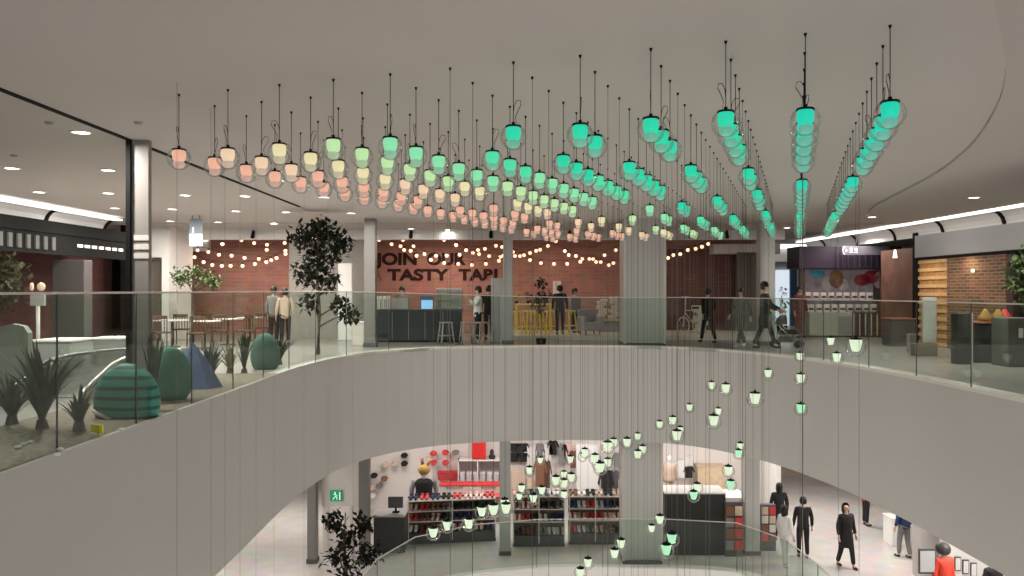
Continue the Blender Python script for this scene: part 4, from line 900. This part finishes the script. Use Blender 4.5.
# shop goods
def pz_on(px_, py_, d): return (wx(px_, d), d, wz(py_, d))
def cap_item(label, px_, py_, m, first={}):
    x, y, z = pz_on(px_, py_, SW-.02)
    if m.name in first: return dup(first[m.name], label, (x, y, z))
    t = thing('baseball_cap', label, 'cap', (x, y, z), 0, 'caps hung on the shop wall'); first[m.name] = t
    b = B(); b.lathe([(.001, .11), (.07, .095), (.115, .05), (.13, 0)], 14, (0, -.13, 0)); b.obj('crown', m, t)
    B().prism([(-.11, -.2, 0), (-.09, -.33, -.03), (0, -.38, -.04), (.09, -.33, -.03), (.11, -.2, 0)], (0, 0, .012)).obj('brim', m, t); return t
cc = 0
for px_, py_, m, nm in [(386,464,CLOTHBE,'beige'),(396,463,CLOTHBE,'beige'),(405,455,CLOTHB,'black'),(405,463,CLOTHB,'black'),(434,453,RED,'red'),(446,452,RED,'red'),(456,452,CLOTHG,'grey'),(434,462,RED,'red'),(446,462,RED,'red'),(375,475,CLOTHB,'black'),(385,478,CLOTHN,'brown'),(373,487,CLOTHBE,'beige'),(380,485,CLOTHG,'grey'),(373,495,CLOTHW,'white')]:
    cap_item(f'{nm} cap on the white shop wall, {ORL[cc]} of the caps read across', px_, py_, m); cc += 1
def garment(label, px_, py_, d, m, w=.4, h=.6, long=False, cat='garment'):
    x, y, z = pz_on(px_, py_, d)
    t = thing('hanging_garment', label, cat, (x, y, z), 0, 'clothes hanging in the shop')
    o = [(-w*.5, 0, 0), (-w*.5, 0, h*.75), (-w*.72, 0, h*.45), (-w*.86, 0, h*.55), (-w*.55, 0, h*.96), (-w*.2, 0, h), (0, 0, h*.93), (w*.2, 0, h), (w*.55, 0, h*.96), (w*.86, 0, h*.55), (w*.72, 0, h*.45), (w*.5, 0, h*.75), (w*.5, 0, 0)]
    b = B(); b.prism(o, (0, .07, 0)); b.obj('cloth', m, t); B().tube([(-w*.3, .035, h*.97), (0, .035, h*1.08), (w*.3, .035, h*.97)], .008).obj('hanger', STEEL, t); return t
for a in [('black folded top on wall right of slim lower column, upper', 514, 452, SW-.2, CLOTHB, .28, .3), ('black top next to it on the wall, upper', 523, 452, SW-.2, CLOTHB, .28, .3), ('black top lower left on the wall', 514, 462, SW-.2, CLOTHB, .28, .32), ('black top lower, second from slim column', 523, 462, SW-.2, CLOTHB, .28, .32),
          ('white shirt hanging high between black and grey clothes', 531, 468, SW-.2, CLOTHW, .3, .8), ('grey trousers-like garment between white shirts', 540, 462, SW-.2, CLOTHG, .2, .65), ('white shirt right of grey garment', 548, 466, SW-.2, CLOTHW, .22, .75), ('brown coat hanging lower left of centre', 540, 487, SW-.6, CLOTHN, .3, .95), ('dark brown coat beside the brown coat', 547, 488, SW-.55, mat('dkb', (.10, .05, .035), .8), .2, .95),
          ('black bag-like top high on wall, middle', 553, 455, SW-.2, CLOTHB, .26, .5), ('grey patterned top on the middle wall', 562, 464, SW-.2, CLOTHG, .26, .7), ('pink top high on middle wall', 568, 458, SW-.2, PINK, .26, .5), ('brown top beneath the pink one', 574, 468, SW-.2, CLOTHN, .24, .6),
          ('black jacket on rack left of wide lower column', 606, 500, SW-1.4, CLOTHB, .32, 1.0), ('dark grey jacket on rack against wide lower column', 614, 500, SW-1.3, DGREY, .3, 1.0), ('grey scarf top beside the wide lower column', 618, 470, SW-.2, CLOTHG, .26, .6),
          ('white striped sweater right of wide lower column', 681, 478, SW-.5, CLOTHW, .28, .62), ('black skirt by the striped sweater', 689, 478, SW-.5, CLOTHB, .24, .4), ('white blouse above the black skirt', 689, 468, SW-.3, CLOTHW, .26, .4)]:
    garment(*a)
def mannequin(label, px_, py_, d, base, top, bot, hatm=None, h=1.6):
    x, y, z = wx(px_, d), d, base; k = h/1.7; M_ = mat('mannequin_white', (.7, .68, .66), .4)
    t = thing('mannequin', label, 'mannequin', (x, y, z))
    b = B(); b.lathe([(.001, 1.7*k), (.06, 1.68*k), (.085, 1.6*k), (.07, 1.52*k), (.045, 1.46*k), (.06, 1.42*k), (.001, 1.42*k)], 14); b.obj('head', M_, t)
    b = B(); b.lathe([(.05, 1.45*k), (.15, 1.4*k), (.2, 1.3*k), (.17, 1.1*k), (.19, .9*k), (.2, .8*k), (.001, .8*k)], 16); [setattr(v.co, 'y', v.co.y*.62) for v in b.bm.verts]; b.obj('torso_clothing', top, t)
    for s in (-1, 1):
        B().tube([(s*.2*k, 0, 1.37*k), (s*.25*k, .02, 1.1*k), (s*.24*k, -.05, .84*k)], [.06, .05, .04], 8).obj('sleeve', CLOTHG if hatm else top, t)
        B().tube([(s*.09*k, 0, .82*k), (s*.1*k, 0, .45*k), (s*.1*k, 0, .04)], [.09, .065, .045], 8).obj('leg', bot, t)
    B().cyl((0, 0, 0), (0, 0, .03), .2, seg=16).obj('base', STEEL, t)
    if hatm:
        b = B(); b.sph((0, 0, 1.68*k), .155, 16, 10, (.8, 1, 1.05)); b.obj('hat', hatm, t); B().tube([(-.03, 0, 1.8*k), (-.04, 0, 2.0*k)], .035, 6).obj('hat_tuft', CLOTHN, t); B().tube([(.08, 0, 1.8*k), (.12, 0, 1.98*k)], .03, 6).obj('hat_tuft', OCHRE, t)
    return t
mq = mannequin('mannequin in open black jacket with big round ochre hat', 424, 0, 26.2, LOW, CLOTHB, CLOTHG, OCHRE, 1.75); mq.scale = (1.55, 1.2, 1.1)
mannequin('mannequin in beige dress just right of wide lower column', 669, 0, 27.5, LOW+.45, CLOTHBE, CLOTHBE, None, 1.65)
# red suitcase etc
sx, sy, sz = pz_on(479, 459.5, SW-.45)
t = thing('red_suitcase', 'shiny red suitcase on top of the white shelf unit', 'suitcase', (sx, sy, sz)); B().box(-.24, .24, -.12, .12, .04, .66, .04).obj('shell', mat('suitcase_red', (.7, .03, .03), .25), t)
for q in (-.12, 0, .12): B().box(q-.012, q+.012, -.13, -.118, .08, .62).obj('ridge', mat('suitcase_red2', (.5, .02, .02), .3), t)
for q in (-.18, .18): B().sph((q, 0, .03), .03, 8, 6).obj('wheel', BLACK, t)
B().tube([(-.07, 0, .65), (-.07, 0, .7), (.07, 0, .7), (.07, 0, .65)], .01).obj('handle', BLACK, t)
o = B().lathe([(.001, 0), (.1, 0), (.12, .12), (.06, .2), (.08, .26), (.05, .34), (.001, .36)], 12).obj('black_vase', BLACKG); o.location = pz_on(492, 459.5, SW-.4); tag(o, 'black vase-shaped ornament right of red suitcase', 'vase')
t = thing('shelf_unit', 'white wall shelf unit with red edges below suitcase', 'shelf', (wx(459, SW), SW-.65, LOW)); w = wx(501, SW)-wx(459, SW); H1 = wz(460, SW-.6)-LOW
B().box(0, w, .55, .6, 0, H1).obj('back_panel', mat('pinkish', (.66, .56, .54), .6), t)
for q in (0, .66, w-.03): B().box(q, q+.03, 0, .55, 0, H1).obj('side_panel', WHITE, t)
for zz in (H1-.03, H1-.8, H1-1.45): B().box(0, w, 0, .55, zz, zz+.03).obj('shelf', WHITE, t)
B().box(0, w, -.02, 0, H1-.86, H1-.8).obj('red_edge', RED, t)
for i in range(6):
    o = B().box(0, .17, 0, .3, 0, .34, .02).obj('storage_box', mat('clear_box', (.5, .5, .52), .3)); o.location = (wx(459, SW)+.06+i*.235, SW-.6, LOW+H1-.77); B().box(0, .17, -.004, 0, .3, .34).obj('lid', CLOTHW, o); tag(o, f'pale storage box on the white shelf unit, {ORL[i]} from the left', 'box', 'boxes on white shelf unit')
cupb = slab_thing('sale_cabinet', 'beige cabinet front with small dark lettering under the shelf', 'cabinet', wx(440, 27.4), wx(500.5, 27.4), 27.3, 27.8, LOW, wz(484, 27.4), mat('cab_beige', (.6, .5, .46), .6), RED)
for s_, px_ in (('SALE', 446), ('NEW', 484)):
    pass
b = B()
for px_ in (446, 449, 452, 455, 458, 461, 482, 485, 488, 491, 494):
    xx = wx(px_, 27.29)-cupb.location.x; z0 = wz(489.5, 27.29)-LOW; b.box(xx, xx+.012, -.262, -.25, z0, z0+.07); b.box(xx, xx+.06, -.262, -.25, z0+.035*(px_ % 3), z0+.012+.035*(px_ % 3)); b.box(xx+.045, xx+.057, -.262, -.25, z0+.01, z0+.06)
b.obj('lettering', DGREY, cupb)
slab_thing('red_bin', 'red goods bin in front of the beige cabinet', 'box', wx(480, 27), wx(500, 27), 26.8, 27.2, LOW, wz(495, 27), CLOTHG, mat('red_top', (.7, .08, .05), .6))
slab_thing('red_rack', 'small red goods rack hanging on wall beside mannequin', 'rack', wx(438, SW-.3), wx(458, SW-.3), SW-.35, SW-.05, wz(480, SW-.3), wz(472, SW-.3), mat('rack_red', (.5, .05, .06), .5), RED)
slab_thing('black_till_counter', 'black till counter between lower tree and shoe display', 'counter', wx(374, 23.9), wx(405, 23.9), 23.8, 24.6, LOW, wz(515, 23.9), mat('till_black', (.04, .04, .04), .5), GREY)
t = thing('till_monitor', 'dark tilted till monitor on the black counter', 'monitor', (wx(395, 24), 24.1, wz(515, 23.9))); B().box(-.22, .22, 0, .05, .15, .48, .01).obj('screen', DGREY, t); B().cyl((0, .1, 0), (0, .05, .2), .03, seg=8).obj('stand', BLACK, t); B().box(-.1, .1, 0, .2, 0, .02).obj('base', BLACK, t)
# gondolas with shoes
SHC = [CLOTHB, CLOTHN, CLOTHW, RED, CLOTHBE, CLOTHG, NAVY, PINK]
shoe0 = {}
def shoe_pair(label, x, y, z, m, rz=0):
    if m.name in shoe0: return dup(shoe0[m.name], label, (x, y, z), rz)
    t = thing('shoe_pair', label, 'shoes', (x, y, z), rz, 'shoes on the display shelves'); t.scale = (1.3, 1.2, 1.3); shoe0[m.name] = t
    for s in (-1, 1):
        b = B(); b.tube([(s*.06, .1, .05), (s*.06, .02, .045), (s*.06, -.08, .035), (s*.06, -.14, .03)], [.045, .042, .036, .02], 8); b.tube([(s*.06, .09, .05), (s*.06, .1, .12)], [.042, .04], 8); b.obj('shoe', m, t)
    return t
cnames = {CLOTHB.name: 'black', CLOTHN.name: 'brown', CLOTHW.name: 'white', RED.name: 'red', CLOTHBE.name: 'beige', CLOTHG.name: 'grey', NAVY.name: 'navy', PINK.name: 'pink'}
def gondola(label, gl, x0, x1, y, H, nsh, rows, rz=0, seed=0):
    t = thing('shoe_display', label, 'shelf', (x0, y, LOW), rz); w = x1-x0
    B().box(0, w, .36, .4, .1, H).obj('back_panel', DWOOD, t)
    B().box(0, w, 0, .42, 0, .32, .01).obj('base', DGREY, t)
    zs = [.34+(H-.42)*i/(rows) for i in range(rows+1)]
    for zz in zs[1:]: B().box(0, w, .0, .4, zz, zz+.025).obj('shelf', OFFW, t)
    for q in (0, w/2-.015, w-.03): B().box(q, q+.03, -.005, .02, .1, H+.02).obj('upright', OFFW, t)
    rnd = random.Random(seed); k = 0; cs, sn = math.cos(rz), math.sin(rz)
    for ri, zz in enumerate(zs):
        for i in range(nsh):
            lx = (i+.5)*w/nsh; m = rnd.choice(SHC); k += 1
            shoe_pair(f'{cnames[m.name]} shoes, {["bottom", "second", "third", "top"][ri]} shelf, {ORL[i]} from left, {gl}', x0+lx*cs-.2*sn, y+lx*sn+.2*cs, LOW+zz+(.025 if ri else 0), m)
gondola('white-edged shoe display left of the slim lower column', 'left display', wx(408, 24.6), wx(497, 25.2), 24.6, 1.35, 8, 3, R(8), 1)
gondola('shoe display right of the slim lower column', 'middle display', wx(513, 24.4), wx(565, 24.4), 24.4, 1.55, 6, 3, 0, 2)
gondola('shoe display left of the wide lower column', 'right display', wx(569, 24.6), wx(622, 24.6), 24.6, 1.5, 6, 3, 0, 3)
t = thing('clothes_rail', 'steel clothes rail above the beige screens in lower shop', 'rack', (wx(600, 27.1), 27.1, LOW)); b = B(); w = wx(622, 27.1)-wx(600, 27.1); b.tube([(0, 0, 0), (0, 0, 1.75), (w, 0, 1.75), (w, 0, 0)], .015); b.obj('rail', STEEL, t); B().box(-.02, w+.02, -.2, .2, 0, .02).obj('base', STEEL, t)
for i, (a, c_, y0_, y1_, m, nm) in enumerate([(511, 525, 471, 497, CLOTHBE, 'beige folding screen'), (527, 534, 478, 500, PINE, 'narrow pinewood board'), (576, 598, 444, 506, WHITE, 'large plain white sliding door')]):
    slab_thing('display_board', nm + ' standing against the lower shop wall', 'board', wx(a, SW-.5), wx(c_, SW-.5), SW-.5-.05*i, SW-.42-.05*i, LOW, wz(y0_, SW-.5), m)
# right bay
slab_thing('black_slatted_counter', 'large black counter with white top right of wide column', 'counter', wx(664, 23.8), wx(724, 23.8), 23.6, 24.5, LOW, wz(491, 23.8), mat('slat_black', (.02, .02, .02), .5), WHITE)
slab_thing('wooden_cabinet', 'pale wooden cabinet with goods on the shop wall', 'cabinet', wx(697, SW-.4), wx(724, SW-.4), SW-.5, SW-.05, LOW, wz(466, SW-.5), PINE, mat('wood_top', (.6, .45, .33), .5))
slab_thing('white_low_table', 'white table behind the black counter, right bay', 'table', wx(700, 25.5), wx(744, 25.5), 25.2, 26.2, LOW, wz(495, 25.5), WHITE, WHITE)
t = thing('magazine_rack', 'rack of patterned magazines at right end of lower shop', 'rack', (wx(726, 23.4), 23.4, LOW)); w = wx(744, 23.4)-wx(726, 23.4); H1 = wz(503, 23.4)-LOW
B().box(0, w, .1, .3, 0, H1).obj('frame', DGREY, t)
for i in range(4):
    for j in range(2):
        m = random.choice([CLOTHN, PINE, CLOTHG, RED, OFFW]); B().box(.02+j*w/2, w/2-.02+j*w/2, .05, .09, .2+i*.33, .46+i*.33, .005).obj('magazine', m, t)
t = thing('magazine_rack', 'rack of red-backed goods at the walkway side of pale column', 'rack', (wx(762, 23.9), 23.9, LOW)); w = wx(777, 23.9)-wx(762, 23.9); H1 = 1.35
B().box(0, w, .1, .3, 0, H1).obj('frame', DGREY, t)
for i in range(4):
    for j in range(2): B().box(.02+j*w/2, w/2-.02+j*w/2, .05, .09, .3+i*.26, .52+i*.26, .005).obj('goods', [RED, CLOTHN, OFFW, CLOTHBE][(i+j) % 4], t)
# right lower shopfronts
for i in range(5):
    y = 26+i*1.9; t = thing('glass_shopfront', f'lit glass shopfront bay of lower walkway, {ORL[i]} from the near end', 'shopfront', (13.6, y, LOW), 0, 'lower walkway shopfront bays')
    B().box(0, .06, .1, 1.8, .1, 2.5).obj('glass', SHOPG, t); B().box(-.02, .1, 0, .1, 0, 3.4).obj('frame_post', WHITE, t); B().box(.6, .9, .3, 1.5, .2, 1.3, .03).obj('display', [CLOTHG, CLOTHN, RED, CLOTHG, OFFW][i], t)
struct(B().box(8.7, 14.6, 33.5, 33.7, LOW, FB).obj('wall_lower_end', mat('lower_brown', (.35, .28, .22), .6)))
slab_thing('white_display_table', 'white display block behind the navy-jacketed person', 'display', wx(886, 24.8), wx(902, 24.8), 24.4, 25.0, LOW, LOW+.85, WHITE, WHITE)
slab_thing('grey_pillar', 'square grey pillar between navy person and red top', 'pillar', wx(914, 22), wx(932, 22), 21.6, 22.1, LOW, FB, mat('pillar_pale', (.5, .47, .46), .5))
t, w, h = cbox('poster_stand', 'framed grey poster stand left of the person in red top', 'sign', 919, 936, 549, 574, 18.6, DGREY, .05); B().box(-w*.85, w*.85, -.006, 0, h*.08, h*.92).obj('poster', mat('poster_grey', (.55, .56, .57), .5), t)
for i, (px_, py_) in enumerate([(958, 560), (966, 563), (974, 566)]):
    o = B().box(-.08, .08, 0, .03, -.18, .18, .01).obj('wall_notice', DGREY); o.location = (wx(px_, 20.5), 20.5, wz(py_+4, 20.5)); B().box(-.06, .06, -.005, 0, -.15, .15).obj('card', WHITE, o); tag(o, 'small dark notice on white display wall, ' + ORL[i] + ' from left', 'notice', 'notices on the white display wall')
slab_thing('white_display_wall', 'white display wall behind the person in red top', 'wall panel', wx(948, 20.6), wx(1000, 20.6), 20.55, 20.75, LOW, LOW+2.3, WHITE)

# ------------------------------------------------------------------ lights
def ceil_panel(x, y, sx, sy, z, e, lab):
    t = thing('ceiling_panel_light', lab, 'light fixture', (x, y, z)); B().box(-sx/2, sx/2, -sy/2, sy/2, -.03, 0).obj('lower_glow', mat('panel_emit', (1, .97, .93), .5, emit=1.5), t)
    B().box(-sx/2-.03, sx/2+.03, -sy/2-.03, sy/2+.03, -.02, .0).obj('frame', WHITE, t)
    lamp_area((x, y, z-.05), sx, e, (1, .95, .9), sy=sy)
q = 0
for (x, y) in [(-3.5, 26), (-.8, 26), (2, 26), (4.6, 26), (7.2, 26)]:
    q += 1; ceil_panel(x, y, 1.6, 1.2, FB-.01, 60, f'shop ceiling panel light over the lower shop, {ORL[q-1]} from the left')
for i, (x, y) in enumerate([(10.3, 28), (10.3, 23), (10.8, 18), (10.8, 13), (-7.5, 27), (-7.5, 20), (-7.5, 13), (10.8, 8), (-7.5, 7)]):
    ceil_panel(x, y, 1.6, 1.2, FB-.01, 130, f'panel light over the lower walkway, {ORL[i]} one, {"right" if x > 0 else "left"} side')
for x, e_ in ((-9.5, 38), (-7, 42), (-2.5, 80), (1.6, 32), (5.8, 14)): lamp_area((x, 28.2, 3.2), 1.2, e_, (1, .78, .65))
lamp_area((-11.7, 17.5, 2.9), 1, 6, (1, .8, .65)); lamp_area((12.4, 15, 2.4), 1, 6, (1, .8, .65)); lamp_area((11.6, 21.4, 2.5), .5, 10, (1, .75, .5)); lamp_area((11.3, 23.4, 2.5), .4, 12, (1, .75, .5))
lamp_area((11.4, 27.2, 3.3), 1.0, 45, (1, .9, .85)); lamp_area((11, 34, 3.4), 1.5, 30)
lamp_area((-14, 26, 3.4), 1.5, 30); lamp_area((9.4, 17, CEIL-.12), .6, 60); lamp_area((9.4, 11, CEIL-.12), .6, 60)
for (x, y) in [(1, 4), (5, 4), (1, 10), (5, 10), (1, 16), (5, 16), (2.5, 21)]: lamp_area((x, y, LOW-1.2), 1.5, 240, (1, .96, .92))  # unseen basement lamps, added so bounced light lifts the ceiling and balcony wall
W_ = bpy.data.worlds.new('World'); bpy.context.scene.world = W_; W_.use_nodes = True
W_.node_tree.nodes['Background'].inputs[0].default_value = (1, .985, .985, 1); W_.node_tree.nodes['Background'].inputs[1].default_value = 1.02

# ------------------------------------------------------------------ camera
cam = bpy.data.cameras.new('Camera'); co = bpy.data.objects.new('Camera', cam); C.objects.link(co)
co.location = (0, 0, EYE); co.rotation_euler = (R(90), 0, 0); cam.sensor_width = 36; cam.lens = 36*F/1024; cam.shift_y = (HY-288)/1024; cam.clip_start = .05
sc = bpy.context.scene; sc.camera = co
vs = sc.view_settings; vs.view_transform = 'Standard'; vs.look = 'None'; vs.exposure = 0; vs.gamma = 1; vs.use_curve_mapping = False
sc.cycles.max_bounces = 8; sc.cycles.transparent_max_bounces = 24; sc.cycles.diffuse_bounces = 4
